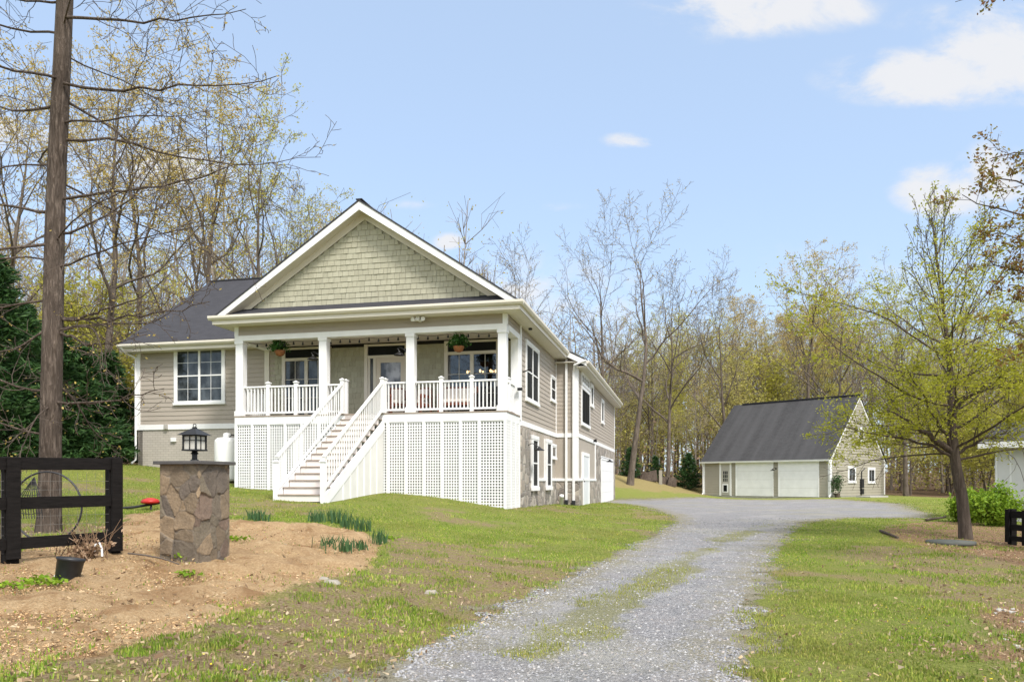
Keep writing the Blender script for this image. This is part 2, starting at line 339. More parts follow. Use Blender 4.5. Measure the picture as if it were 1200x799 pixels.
# ------------------------------------------------------------------ terrain
def drv(px, py):                           # a point of the almost level drive
    d = EYE / ((py - HY) / F + .007); return px2w(px, py, d)
CP = [(0, 0, 0), (-4, 0, .2), (5, 0, 0), (0, -12, 0), (-14, -12, .3), (14, -12, 0), (100, 0, 0), (-100, 0, 1), (-40, 0, .9), (-18, 6, .8)]
CP += [tuple(drv(*p)) for p in ((640, 799), (450, 799), (860, 799), (640, 690), (870, 690), (730, 650), (890, 650), (800, 612), (910, 612), (950, 600), (1080, 606), (760, 593), (720, 590), (980, 584), (826, 581), (1150, 799), (1150, 690), (1040, 640), (1180, 612), (540, 738))]
CP += [tuple(px2w(*p)) for p in ((1130, 627, 18.5), (1190, 640, 17.6), (594, 597, 22.4), (520, 582, 22.9), (455, 577, 23.3), (275, 572, 24.4), (163, 544, 27.3), (355, 588, 19.5), (651, 590, 31), (610, 596, 23.6),
        (440, 640, 12.5), (560, 640, 14.5), (300, 612, 13), (230, 655, 9.5), (140, 650, 9.3), (15, 663, 8.4), (60, 625, 11.8), (0, 799, 4.4), (200, 757, 5.2), (400, 730, 7.), (100, 560, 22), (100, 546, 30), (-200, 548, 30), (-100, 600, 14),
        (725, 557, 58), (820, 575, 61), (775, 566, 60), (730, 583, 50))]
CP += [(-30, 45, 3.2), (-15, 50, 3.0), (-2, 60, 2.6), (-60, 120, 6), (0, 120, 4), (40, 100, 1.2), (60, 60, .4), (21.8, 51.4, .36), (15, 58.5, .36), (28, 60, .4), (35, 45, .3), (100, 100, 1), (-100, 50, 5), (0, 250, 5), (-300, 300, 8), (300, 300, 4), (300, -200, 0), (-300, -200, 0)]
CP = np.array(CP, float)
def _k(r2): return np.sqrt(r2 + 2.2 ** 2)
_A = _k(((CP[:, None, :2] - CP[None, :, :2]) ** 2).sum(-1)); n_ = len(CP); _M = np.zeros((n_ + 3, n_ + 3)); _M[:n_, :n_] = _A + np.eye(n_) * -.25
_M[:n_, n_] = 1; _M[:n_, n_ + 1:] = CP[:, :2]; _M[n_, :n_] = 1; _M[n_ + 1:, :n_] = CP[:, :2].T
_W = np.linalg.solve(_M, np.concatenate([CP[:, 2], np.zeros(3)]))
def ground_z(x, y):
    x = np.asarray(x, float); y = np.asarray(y, float); sh = x.shape; x = x.ravel(); y = y.ravel(); out = np.zeros(len(x))
    for i in range(0, len(x), 20000):
        X, Y = x[i:i + 20000], y[i:i + 20000]
        out[i:i + 20000] = _k((X[:, None] - CP[None, :, 0]) ** 2 + (Y[:, None] - CP[None, :, 1]) ** 2) @ _W[:n_] + _W[n_] + _W[n_ + 1] * X + _W[n_ + 2] * Y
    return out.reshape(sh)
def gz(x, y): return float(ground_z(np.array([x]), np.array([y]))[0])
def on_ground(px, py):                     # where the sight line of a pixel meets the terrain
    ds = np.concatenate([np.arange(3, 20, .02), np.arange(20, 90, .1)]); xs = (px - 600) / F * ds; zs = EYE + (HY - py) / F * ds
    hit = np.nonzero(zs <= ground_z(xs, ds))[0]; i = hit[0] if len(hit) else len(ds) - 1
    return float(xs[i]), float(ds[i])
def poly_sd(P, x, y):                      # signed distance, positive inside
    P = np.array(P, float); x = np.asarray(x, float); y = np.asarray(y, float); dmin = np.full(x.shape, 1e9); ins = np.zeros(x.shape, bool)
    for i in range(len(P)):
        a = P[i]; b = P[(i + 1) % len(P)]; e = b - a; t = np.clip(((x - a[0]) * e[0] + (y - a[1]) * e[1]) / (e @ e + 1e-9), 0, 1)
        dmin = np.minimum(dmin, np.hypot(x - a[0] - t * e[0], y - a[1] - t * e[1]))
        c = (a[1] > y) != (b[1] > y); ins ^= c & (x < (b[0] - a[0]) * (y - a[1]) / (b[1] - a[1] + 1e-12) + a[0])
    return np.where(ins, dmin, -dmin)
def line_d(P, x, y):
    dmin = np.full(np.shape(x), 1e9); P = np.array(P, float)
    for i in range(len(P) - 1):
        a = P[i]; b = P[i + 1]; e = b - a; t = np.clip(((x - a[0]) * e[0] + (y - a[1]) * e[1]) / (e @ e), 0, 1); dmin = np.minimum(dmin, np.hypot(x - a[0] - t * e[0], y - a[1] - t * e[1]))
    return dmin
G = lambda *pp: [on_ground(*p) for p in pp]
DRIVE = [(-2.6, 2.0), (-2.2, 4)] + G((430, 799), (480, 772), (540, 740), (600, 711), (660, 683), (720, 653), (770, 628), (796, 613), (792, 604), (768, 597), (735, 590.5), (704, 588)) + [(6.9, 47.5)] + G((745, 585.5), (826, 583), (980, 585), (1050, 590), (1085, 601), (1085, 607), (1000, 606.5), (935, 612), (916, 633), (896, 660), (880, 700), (870, 735), (864, 770), (868, 799)) + [(2.0, 4), (2.4, 2.0)]
MOUND = [(-14, 3.2)] + G((0, 799), (60, 778), (110, 768), (150, 745), (215, 738), (275, 716), (320, 700), (352, 684), (420, 672), (458, 655), (452, 640), (420, 618), (330, 613), (275, 611), (190, 598), (140, 606), (110, 640), (60, 640), (0, 648)) + [(-14, 8.5)]
MULCH = G((1030, 621), (1060, 613), (1100, 611), (1160, 613), (1240, 618), (1260, 665), (1200, 664), (1150, 652), (1090, 640), (1045, 631))
STRIP = G((640, 760), (700, 718), (750, 690), (800, 658), (850, 633), (905, 614))
CHIPS = G((1150, 720), (1200, 690), (1260, 720), (1260, 790), (1190, 790), (1140, 770))
BANK = G((700, 572), (742, 572), (775, 577), (812, 579), (850, 577)) + [(17, 72), (0, 72)]
def zones(x, y):
    wob = (fbm(x * 1.1, y * 1.1, 4, 5) - .5) * 1.6 + (fbm(x * 5, y * 5, 3, 9) - .5) * .5
    sm = lambda v, a, b: np.clip((v - a) / (b - a), 0, 1)
    drive = poly_sd(DRIVE, x, y)
    mound = sm(poly_sd(MOUND, x, y) + wob * .55, -.25, .25)
    mulch = sm(poly_sd(MULCH, x, y) + wob * .5, -.3, .3)
    chips = sm(poly_sd(CHIPS, x, y) + wob * .9, -.4, .5)
    bank = sm(poly_sd(BANK, x, y) + wob * 1.6, -1.2, 1.2) * (x > 4)
    # worn, half bare ground between the mound and the drive and on the far right
    worn = np.clip(1.5 * np.exp(-np.maximum(0, -poly_sd(MOUND, x, y)) / 2.3), 0, 1) * sm(-poly_sd(MOUND, x, y), -.1, .2)
    worn = np.maximum(worn * 1.25 * (y < 13), sm(x - .28 * y, .9, 3.4) * (y < 16) * .62)
    bp = np.exp(-((x - on_bare[0]) ** 2 + (y - on_bare[1]) ** 2) / 1.2); worn = np.maximum(worn, bp)
    worn = np.clip(worn * (.45 + 1.5 * fbm(x * .9 + 7, y * .9, 4, 31)), 0, 1)
    lawnbare = np.clip((fbm(x * .6 + 3, y * .6, 5, 61) - .57) * 6, 0, .6) * (y < 40); worn = np.maximum(worn, lawnbare * (1 - mound))
    strip = sm(.42 + wob * .5 - line_d(STRIP, x, y), -.1, .35)
    wood = sm(y - (44 + 0 * x), 0, 8) * (((x > 29.5) | (y > 63) | (x < -3))) ; wood = np.maximum(wood, sm(x - 31, 0, 3) * (y > 34)); wood = np.maximum(wood, sm(-x - 13, 0, 5) * sm(y, 26, 32))
    return dict(drive=drive, mound=mound, mulch=np.maximum(mulch, chips * .7), bank=bank, worn=worn, strip=strip, wood=wood)
on_bare = on_ground(510, 640)

def build_ground():
    def axis(parts):
        a = []
        for lo, hi, st in parts: a += list(np.arange(lo, hi, st))
        return np.array(a)
    ys = axis(((-250, -20, 40), (-20, 2, 2), (2, 20, .12), (20, 64, .5), (64, 120, 3), (120, 601, 40)))
    xs = axis(((-500, -60, 40), (-60, -14, 1.), (-14, 14, .14), (14, 60, 1.), (60, 501, 40)))
    X, Y = np.meshgrid(xs, ys); Z = ground_z(X, Y); zn = zones(X, Y)
    near = (Y < 21) & (Y > 1)
    Z = Z + near * (zn['mound'] * ((fbm(X * 2.2, Y * 2.2, 4, 2) - .5) * .28 + (fbm(X * 7, Y * 7, 3, 4) - .5) * .11) + zn['mulch'] * (fbm(X * 6, Y * 6, 3, 3) - .5) * .06 + (fbm(X * 1.3, Y * 1.3, 3, 8) - .5) * .03)
    Z = np.where(zn['drive'] > -.05, ground_z(X, Y) - .012, Z)
    V = np.stack([X, Y, Z], -1).reshape(-1, 3); nx = len(xs); ny = len(ys)
    i = np.arange(ny - 1)[:, None] * nx + np.arange(nx - 1)[None]; Fc = np.stack([i, i + 1, i + nx + 1, i + nx], -1).reshape(-1, 4)
    n = NB('ground_soil_and_turf'); z1 = n.attr('zone1').outputs['Color']; z2 = n.attr('zone2').outputs['Color']
    s1 = n.N.new('ShaderNodeSeparateColor'); n.L.new(z1, s1.inputs[0]); s2 = n.N.new('ShaderNodeSeparateColor'); n.L.new(z2, s2.inputs[0])
    fine = n.noise(38, 5, None, .7); mid = n.noise(5, 5); big = n.noise(.45, 4); finer = n.noise(110, 3)
    turf = n.ramp(fine, ((.28, (.085, .105, .024)), (.5, (.205, .255, .05)), (.72, (.34, .365, .10))))
    turf = n.mix(n.ramp(big, ((.35, 0.), (.7, .55))), turf, n.ramp(fine, ((.3, (.14, .135, .035)), (.7, (.37, .34, .12)))))
    turf = n.mix(n.ramp(mid, ((.52, 0.), (.75, .5))), turf, (.29, .22, .11))
    soil = n.ramp(mid, ((.3, (.42, .26, .125)), (.55, (.58, .39, .205)), (.75, (.68, .50, .29))))
    soil = n.mix(.55, soil, n.ramp(fine, ((.3, (.22, .13, .065)), (.5, (.45, .31, .175)), (.72, (.68, .54, .36))))); soil = n.mix(n.ramp(n.noise(1.6, 5, None, .6, .5), ((.5, 0.), (.66, .7))), soil, (.27, .15, .07))
    worn = n.ramp(fine, ((.3, (.12, .08, .045)), (.5, (.28, .205, .12)), (.72, (.46, .37, .25)))); worn = n.mix(n.ramp(mid, ((.45, 0.), (.65, .75))), worn, n.ramp(fine, ((.3, (.16, .16, .035)), (.7, (.38, .37, .11)))))
    mul = n.ramp(fine, ((.3, (.14, .08, .045)), (.5, (.30, .19, .11)), (.72, (.46, .33, .21))))
    bank = n.ramp(fine, ((.3, (.18, .135, .055)), (.5, (.29, .235, .10)), (.72, (.40, .34, .17))))
    litter = n.ramp(fine, ((.3, (.07, .045, .025)), (.5, (.15, .10, .06)), (.72, (.27, .19, .12))))
    def edge(w):
        a = n.math('ADD', w, n.math('MULTIPLY', n.math('SUBTRACT', fine, .5), .9)); return n.ramp(a, ((.38, 0.), (.62, 1.)))
    c = n.mix(edge(s2.outputs[0]), turf, worn); c = n.mix(edge(s1.outputs[1]), c, mul); c = n.mix(edge(s1.outputs[2]), c, bank); c = n.mix(edge(s2.outputs[1]), c, litter); c = n.mix(edge(s1.outputs[0]), c, soil)
    n.set('Base Color', c); n.set('Roughness', .95); n.set('Specular IOR Level', .1); n.bump(n.math('ADD', fine, n.math('MULTIPLY', finer, .6)), 1., .05)
    o = np_mesh('ground', V, Fc, n.mat, None, True); tag(o, kind='structure')
    for nm, ch in (('zone1', ('mound', 'mulch', 'bank')), ('zone2', ('worn', 'wood', 'strip'))):
        a = o.data.color_attributes.new(nm, 'FLOAT_COLOR', 'POINT'); C = np.ones((len(V), 4), np.float32)
        for k, q in enumerate(ch): C[:, k] = zn[q].ravel()
        a.data.foreach_set('color', C.ravel())
    return o
build_ground()

def build_drive():
    def grid(x0, x1, y0, y1, st):
        xs = np.arange(x0, x1 + st, st); ys = np.arange(y0, y1 + st, st); return np.meshgrid(xs, ys)
    Vs = []; Fs = []; Ds = []; Ss = []; off = 0
    for (x0, x1, y0, y1, st) in ((-3.6, 8.4, 2, 20, .15), (-3.0, 31.2, 20, 62, .6)):
        X, Y = grid(x0, x1, y0, y1, st); zn = zones(X, Y); k = zn['drive'] > -.75 * (1 + 2 * (y0 > 10)); Z = ground_z(X, Y) + .006 + np.clip(zn['drive'], -.3, .3) * .02
        keep = k[:-1, :-1] & k[1:, :-1] & k[:-1, 1:] & k[1:, 1:]; nx = X.shape[1]; i = (np.arange(X.shape[0] - 1)[:, None] * nx + np.arange(nx - 1)[None]); Fc = np.stack([i, i + 1, i + nx + 1, i + nx], -1)[keep]
        Vs.append(np.stack([X, Y, Z], -1).reshape(-1, 3)); Fs.append(Fc + off); off += X.size; Ds.append(zn['drive'].ravel()); Ss.append(zn['strip'].ravel())
    V = np.concatenate(Vs); Fc = np.concatenate(Fs)
    used, inv = np.unique(Fc, return_inverse=True); Fc = inv.reshape(Fc.shape); V = V[used]; D = np.concatenate(Ds)[used]; Sx = np.concatenate(Ss)[used]
    n = NB('loose_gravel'); a = n.attr('edge').outputs['Color']; s = n.N.new('ShaderNodeSeparateColor'); n.L.new(a, s.inputs[0])
    v = n.vor(34, 'F1', None, 'Color'); vd = n.vor(34); hs = n.N.new('ShaderNodeSeparateColor'); n.L.new(v, hs.inputs[0])
    fine = n.noise(55, 5, None, .7); mid = n.noise(2.2, 5); big = n.noise(.5, 3)
    c = n.ramp(hs.outputs[0], ((0, (.13, .13, .14)), (.4, (.25, .25, .262)), (.75, (.32, .32, .326)), (1, (.43, .425, .42))))
    c = n.mix(.4, c, n.ramp(fine, ((.3, (.09, .09, .10)), (.7, (.38, .375, .38))))); c = n.mix(n.ramp(mid, ((.45, 0.), (.8, .55))), c, (.34, .30, .275)); c = n.mix(n.ramp(big, ((.5, 0.), (.8, .4))), c, (.21, .205, .21))
    g = n.ramp(fine, ((.3, (.09, .10, .03)), (.7, (.30, .28, .12)))); ga = n.math('ADD', s.outputs[1], n.math('MULTIPLY', n.math('SUBTRACT', mid, .55), 1.3)); ga = n.math('ADD', ga, n.math('MULTIPLY', n.math('SUBTRACT', fine, .5), .8)); c = n.mix(n.math('MULTIPLY', n.ramp(ga, ((.35, 0.), (.75, 1.))), .75), c, g)
    e = n.math('ADD', s.outputs[0], n.math('ADD', n.math('MULTIPLY', n.math('SUBTRACT', mid, .5), 1.1), n.math('MULTIPLY', n.math('SUBTRACT', fine, .5), .9)))
    far = n.noise(.22, 5); c = n.mix(n.math('MULTIPLY', n.ramp(far, ((.5, 0.), (.68, .8))), n.ramp(fine, ((.35, .2), (.6, 1.)))), c, (.30, .285, .17)); c = n.mix(n.math('MULTIPLY', n.ramp(n.noise(.9, 5), ((.5, 0.), (.7, .5))), 1.), c, (.38, .37, .365))
    c = n.mix(n.math('MULTIPLY', n.ramp(e, ((.5, 1.), (.85, 0.))), .7), c, n.ramp(fine, ((.3, (.16, .14, .075)), (.7, (.34, .30, .17)))))
    n.set('Base Color', c); n.set('Roughness', .9); n.set('Specular IOR Level', .2); n.bump(n.math('SUBTRACT', fine, vd), 1., .03)
    t = n.N.new('ShaderNodeBsdfTransparent'); mx = n.N.new('ShaderNodeMixShader'); n.L.new(n.ramp(e, ((.30, 0.), (.42, 1.))), mx.inputs[0]); n.L.new(t.outputs[0], mx.inputs[1]); n.L.new(n.b.outputs[0], mx.inputs[2]); n.L.new(mx.outputs[0], n.out.inputs[0])
    o = np_mesh('gravel_driveway', V, Fc, n.mat, None, True); tag(o, kind='structure')
    a = o.data.color_attributes.new('edge', 'FLOAT_COLOR', 'POINT'); C = np.ones((len(V), 4), np.float32); C[:, 0] = np.clip(.5 + D / np.maximum(.8, V[:, 1] * .035) * .5, 0, 1); C[:, 1] = Sx; a.data.foreach_set('color', C.ravel())
build_drive()

rs = np.random.default_rng(7)
def sight_points(n, d0, d1, power=1.0, half=.84):
    """points over the ground the lens can take in, denser near it"""
    u = rs.random(n); d = (d0 ** (1 - power) + u * (d1 ** (1 - power) - d0 ** (1 - power))) ** (1 / (1 - power)) if power != 1 else d0 * (d1 / d0) ** u
    x = (rs.random(n) * 2 - 1) * half * d; return x, d
HOUSE = None
def in_buildings(x, y):
    cs, sn = math.cos(HT), math.sin(HT); dx = x - HC[0]; dy = y - HC[1]; a = dx * cs - dy * sn; b = dx * sn + dy * cs
    h = ((a > -9.15) & (a < .05) & (b > -.03) & (b < 9)) | ((a > -14.3) & (a < 0) & (b > 1.8) & (b < 12)) | ((a > -9) & (a < .95) & (b > 8.8) & (b < 26)) | ((a > -5.4) & (a < -3.7) & (b > -3.95) & (b < .1))
    dx = x - GC[0]; dy = y - GC[1]; a = dx * GU[0] + dy * GU[1]; b = dx * GV[0] + dy * GV[1]
    return h | ((a > -10.1) & (a < .1) & (b > 0) & (b < 9.5))
HT = R(12.8); HC = (-.153, 22.4); _gu = Vector((820, -880)).normalized(); GU = (_gu.x, _gu.y); GV = (-_gu.y, _gu.x); GC = (21.79, 51.4)

def blades(name, x, y, h, w, colr, segs=2, lean=.5):
    n = len(x); z = ground_z(x, y) - .004; ang = rs.random(n) * 2 * np.pi; ca, sa = np.cos(ang), np.sin(ang)
    la = rs.random(n) * 2 * np.pi; ll = lean * rs.random(n) * h; lx, ly = np.cos(la) * ll, np.sin(la) * ll
    if segs == 2:
        V = np.zeros((n, 5, 3)); V[:, 0] = np.stack([x - ca * w / 2, y - sa * w / 2, z], -1); V[:, 1] = np.stack([x + ca * w / 2, y + sa * w / 2, z], -1)
        V[:, 2] = np.stack([x + ca * w * .4 + lx * .35, y + sa * w * .4 + ly * .35, z + h * .6], -1); V[:, 3] = np.stack([x - ca * w * .4 + lx * .35, y - sa * w * .4 + ly * .35, z + h * .6], -1)
        V[:, 4] = np.stack([x + lx, y + ly, z + h * .95], -1); b = np.arange(n)[:, None] * 5; Fc = np.concatenate([b + [[0, 1, 2]], b + [[0, 2, 3]], b + [[3, 2, 4]]]); k = 5
    else:
        V = np.zeros((n, 3, 3)); V[:, 0] = np.stack([x - ca * w / 2, y - sa * w / 2, z], -1); V[:, 1] = np.stack([x + ca * w / 2, y + sa * w / 2, z], -1); V[:, 2] = np.stack([x + lx, y + ly, z + h * .95], -1); b = np.arange(n)[:, None] * 3; Fc = b + [[0, 1, 2]]; k = 3
    o = np_mesh(name, V.reshape(-1, 3), Fc, MT['blade']); a = o.data.color_attributes.new('tint', 'FLOAT_COLOR', 'POINT'); C = np.ones((n, k, 4), np.float32); C[:, :, :3] = colr[:, None, :]; a.data.foreach_set('color', C.ravel()); return o
def tints(n, cs, ws):
    cs = np.array(cs); i = rs.choice(len(cs), n, p=np.array(ws) / sum(ws)); return cs[i] * (.75 + .5 * rs.random((n, 1)))
GREENS = ((.16, .265, .03), (.245, .345, .042), (.37, .39, .08), (.11, .195, .026), (.48, .41, .18))
def build_grass():
    X = []; Y = []
    for nn, a, b, pw in ((420000, 4.3, 17, 1.35), (330000, 14, 47, 1.2)):
        x, y = sight_points(nn, a, b, pw); X.append(x); Y.append(y)
    x = np.concatenate(X); y = np.concatenate(Y); zn = zones(x, y)
    dens = 1 - .97 * zn['mound'] - .55 * zn['mulch'] - .6 * zn['worn'] - zn['wood']
    clump = fbm(x * 2.3, y * 2.3, 3, 12); dens = dens * np.clip(.55 + 1.6 * (clump - .32), .12, 1)
    on_d = np.clip((zn['drive'] + (fbm(x * 2, y * 2, 3, 15) - .5) * .7) / .25 + .5, 0, 1); dens *= 1 - on_d
    pt = np.clip((fbm(x * 2.3, y * 2.3, 3, 77) - .50) * 6, 0, 1) * (zn['worn'] > .25); dens = np.where(zn['worn'] > .25, np.maximum(dens * .16, pt * .9 * (zn['mound'] < .5) * (1 - on_d)), dens)
    dens = np.maximum(dens, on_d * zn['strip'] * np.clip((fbm(x * 1.6, y * 1.6, 3, 21) - .42) * 4, 0, 1) * .55)
    keep = (rs.random(len(x)) < dens) & ~in_buildings(x, y) & (x < 31) ; x = x[keep]; y = y[keep]; cl = clump[keep]; n = len(x); wn = zn['worn'][keep]; st = on_d[keep]
    h = (.012 + .024 * rs.random(n)) * (1 + .5 * (wn > .3)) * (.6 + .8 * cl) * (1 + .012 * y); w = np.maximum(.006, .00042 * y) * (.7 + .6 * rs.random(n)) * 1.6
    c = tints(n, GREENS, (3, 4, 2.2, 1.4, .9)); dry = np.clip((fbm(x * .45, y * .45, 4, 40) - .42) * 3.6, 0, 1)[:, None] * .42 + .12 * wn[:, None] * rs.random((n, 1)); dry = np.maximum(dry, .5 * st[:, None]); dry = np.clip(dry, 0, .85)
    c = c * (1 - dry) + np.array((.36, .31, .10)) * dry; c = c * (.62 + .76 * fbm(x * 1.4, y * 1.4, 4, 63))[:, None]
    tag(blades('grass', x, y, h, w, c), 'short patchy spring grass over the lawns', 'grass', kind='stuff')
build_grass()
OCT = np.array([(1, 0, 0), (-1, 0, 0), (0, 1, 0), (0, -1, 0), (0, 0, 1), (0, 0, -1)], float); OCF = np.array([(0, 2, 4), (2, 1, 4), (1, 3, 4), (3, 0, 4), (2, 0, 5), (1, 2, 5), (3, 1, 5), (0, 3, 5)])
def pebbles(name, x, y, s, colr, flat=.6, sink=.2):
    n = len(x); z = ground_z(x, y); V = OCT[None] * (s[:, None, None] * (.65 + .7 * rs.random((n, 6, 1)))) * np.array((1, 1, flat)); V = V + rs.normal(0, .18, V.shape) * s[:, None, None]
    a = rs.random(n) * 6.28; c, q = np.cos(a)[:, None], np.sin(a)[:, None]; W = V.copy(); W[..., 0] = V[..., 0] * c - V[..., 1] * q; W[..., 1] = V[..., 0] * q + V[..., 1] * c
    W += np.stack([x, y, z + s * flat * (1 - sink)], -1)[:, None]; Fc = (np.arange(n)[:, None, None] * 6 + OCF[None]).reshape(-1, 3)
    o = np_mesh(name, W.reshape(-1, 3), Fc, MT['gravel_stone']); at = o.data.color_attributes.new('tint', 'FLOAT_COLOR', 'POINT'); C = np.ones((n, 6, 4), np.float32); C[:, :, :3] = colr[:, None, :]; at.data.foreach_set('color', C.ravel()); return o
def build_scatter():
    x, y = sight_points(240000, 4.6, 26, 1.5, .5); zn = zones(x, y); k = (zn['drive'] + (fbm(x * 2.5, y * 2.5, 3, 5) - .5) * .8 > .0) & (rs.random(len(x)) < 1 - .55 * zn['strip']) & (rs.random(len(x)) < .35 + .9 * fbm(x * .9, y * .9, 3, 52)); x, y = x[k], y[k]; n = len(x)
    tag(pebbles('gravel', x, y, (.006 + .009 * rs.random(n) ** 2) * (1 + .03 * y), tints(n, ((.27, .27, .28), (.20, .20, .21), (.36, .355, .35), (.14, .14, .15), (.31, .28, .26)), (4, 3, 1.6, 1.6, 1.3)) ), 'loose grey gravel stones on the drive', 'gravel', kind='stuff')
    x, y = sight_points(110000, 4, 17, 1.3); zn = zones(x, y); k = (zn['mound'] > .5) | ((zn['mulch'] > .6) & (rs.random(len(x)) < .6)); x, y = x[k], y[k]; n = len(x)
    o = pebbles('soil_clods', x, y, (.0035 + .009 * rs.random(n) ** 6) * (1 + .02 * y), tints(n, ((.52, .35, .19), (.42, .27, .135), (.60, .44, .27), (.29, .155, .07)), (4, 3, 2, 2.2))); tag(o, 'tan clods and straw bits on the bare soil', 'soil', kind='stuff')
    # straw on the mound, flat lying; dead leaves on the lawns
    x, y = sight_points(60000, 4, 19, 1.3); zn = zones(x, y); k = (rs.random(len(x)) < np.maximum.reduce([zn['mound'] * .12, zn['mulch'] * .6, zn['worn'] * .16, np.full(len(x), .012)])) & (zn['drive'] < .1) & ~in_buildings(x, y); x, y = x[k], y[k]; n = len(x)
    L = (.012 + .045 * rs.random(n) ** 1.5); a = rs.random(n) * 6.28; w = (.002 + .003 * rs.random(n) + .005 * (rs.random(n) < .08)) * (1 + .03 * y); z = ground_z(x, y) + .012 + .025 * rs.random(n); ca, sa = np.cos(a), np.sin(a); t = rs.normal(0, .012, (n, 4))
    V = np.stack([np.stack([x + ca * L * p - sa * w * q, y + sa * L * p + ca * w * q, z + t[:, i]], -1) for i, (p, q) in enumerate(((-.5, -1), (.5, -1), (.5, 1), (-.5, 1)))], 1)
    Fc = np.arange(n)[:, None] * 4 + np.arange(4)[None]; o = np_mesh('straw', V.reshape(-1, 3), Fc, MT['blade']); C = np.ones((n, 4, 4), np.float32); C[:, :, :3] = tints(n, ((.44, .33, .20), (.33, .23, .14), (.54, .44, .30), (.19, .12, .07)), (4, 3, 1.2, 1.8))[:, None]
    o.data.color_attributes.new('tint', 'FLOAT_COLOR', 'POINT').data.foreach_set('color', C.ravel()); tag(o, 'scattered straw and dead leaves on the ground', 'straw', kind='stuff')
    # weeds: dandelions in the lawn
    x, y = sight_points(1700, 5, 26, 1.1); zn = zones(x, y); k = (zn['mound'] < .1) & (zn['drive'] < -.1) & (zn['mulch'] < .1) & ~in_buildings(x, y) & (fbm(x * .5, y * .5, 3, 90) > .5); x, y = x[k], y[k]; n = len(x)
    o = pebbles('dandelions', x, y, .0065 * (1 + .05 * y), tints(n, ((.62, .48, .02), (.6, .55, .2)), (5, 1)), .4, -3.2); tag(o, 'yellow dandelions dotted over the lawn', 'dandelions', kind='stuff')
build_scatter()

# ------------------------------------------------------------------ the house
def roof_slab(name, outline, e, s, thick, mat, parent, under=None):
    """a tilted slab: outline of its top face, eave direction e, up-slope direction s"""
    P = [Vector(p) for p in outline]; e = Vector(e); s = Vector(s).normalized(); nrm = e.cross(s).normalized()
    if nrm.z < 0: nrm = -nrm
    mb = MB(); mb.prism([tuple(p) for p in P], -nrm * thick); o = mb.build(name, mat, parent)
    a = o.data.attributes.new('uvm', 'FLOAT_VECTOR', 'POINT'); a.data.foreach_set('vector', np.array([(Vector(v).dot(e), Vector(v).dot(s), 0) for v in mb.v], np.float32).ravel()); return o
house = thing('house', 'large taupe house with a raised white porch and stairs under a sage shingled gable', 'house', (HC[0], HC[1], 0), -HT)
_cs, _sn = math.cos(HT), math.sin(HT)
def _loc(v): dx, dy = v[0] - HC[0], v[1] - HC[1]; return (dx * _cs - dy * _sn, dx * _sn + dy * _cs, v[2])
def toworld(a, b, z=0): return (HC[0] + a * _cs + b * _sn, HC[1] - a * _sn + b * _cs, z)
def _ray(px, py):
    o = _loc((0, 0, EYE)); w = ((px - 600) / F, 1., (HY - py) / F); return o, (w[0] * _cs - w[1] * _sn, w[0] * _sn + w[1] * _cs, w[2])
def fr(px, py, Y=0.):                      # the front walls: (along, height) where the sight line meets the plane at depth Y
    o, d = _ray(px, py); t = (Y - o[1]) / d[1]; return o[0] + t * d[0], o[2] + t * d[2]
def sd(px, py, X=0.):
    o, d = _ray(px, py); t = (X - o[0]) / d[0]; return o[1] + t * d[1], o[2] + t * d[2]
PW, PD = 9.08, 1.86                        # porch width and depth
WL = 14.25                                 # left end of the wing
EZ = 6.49                                  # soffit height of the main gable
Y2, XR, Y3 = 8.85, .9, 25.9                # inner corner of the side, jog, far end
ZB = 3.45; ZD = 3.59                       # belt board, porch deck
front = lambda Y: (lambda a, o, z: (a, Y - o, z))
side = lambda X: (lambda b, o, z: (X + o, b, z))
def fbox(mb, fn, a0, a1, o0, o1, z0, z1):
    p = fn(a0, o0, z0); q = fn(a1, o1, z1); mb.box(p[0], q[0], p[1], q[1], p[2], q[2])
def clap(mb, fn, a0, a1, z0, z1, expo=.165, lip=.022, r0=None, r1=None):
    z = z0
    while z < z1 - .005:
        t = min(z + expo, z1); A0 = r0(t) if r0 else a0; A1 = r1(t) if r1 else a1; B0 = r0(z) if r0 else a0; B1 = r1(z) if r1 else a1
        mb.poly([fn(B0, lip, z), fn(B1, lip, z), fn(A1, .006, t), fn(A0, .006, t)]); mb.poly([fn(B0, lip, z), fn(B0, .003, z), fn(B1, .003, z), fn(B1, lip, z)]); z = t
def shingles(mb, fn, a0, a1, z0, z1, rng, expo=.17, r0=None, r1=None):
    z = z0; row = 0
    while z < z1 - .01:
        t = min(z + expo, z1); L = min(r0(z), r0(t)) if r0 else a0; Rr = max(r1(z), r1(t)) if r1 else a1; x = L - rng.random() * .15
        while x < Rr:
            w = rng.choice((.12, .16, .2, .24)) * (.9 + .2 * rng.random()); xa, xb = max(x, L), min(x + w - .008, Rr)
            if xb - xa > .02:
                o = .016 + rng.random() * .012; dz = rng.random() * .004
                ta, tb = xa, xb
                if r0: ta = max(xa, r0(t)); 
                if r1: tb = min(xb, r1(t))
                if tb - ta > .01:
                    p = [fn(xa, o, z - dz), fn(xb, o, z - dz), fn(tb, .006, t), fn(ta, .006, t)]; b = len(mb.v); mb.v += p + [fn(xa, .001, z - dz), fn(xb, .001, z - dz)]
                    for q in ((0, 1, 2, 3), (0, 4, 5, 1), (0, 3, 4), (1, 5, 2)): mb.f.append(tuple(b + i for i in q)); mb.m.append(0)
            x += w
        z = t; row += 1
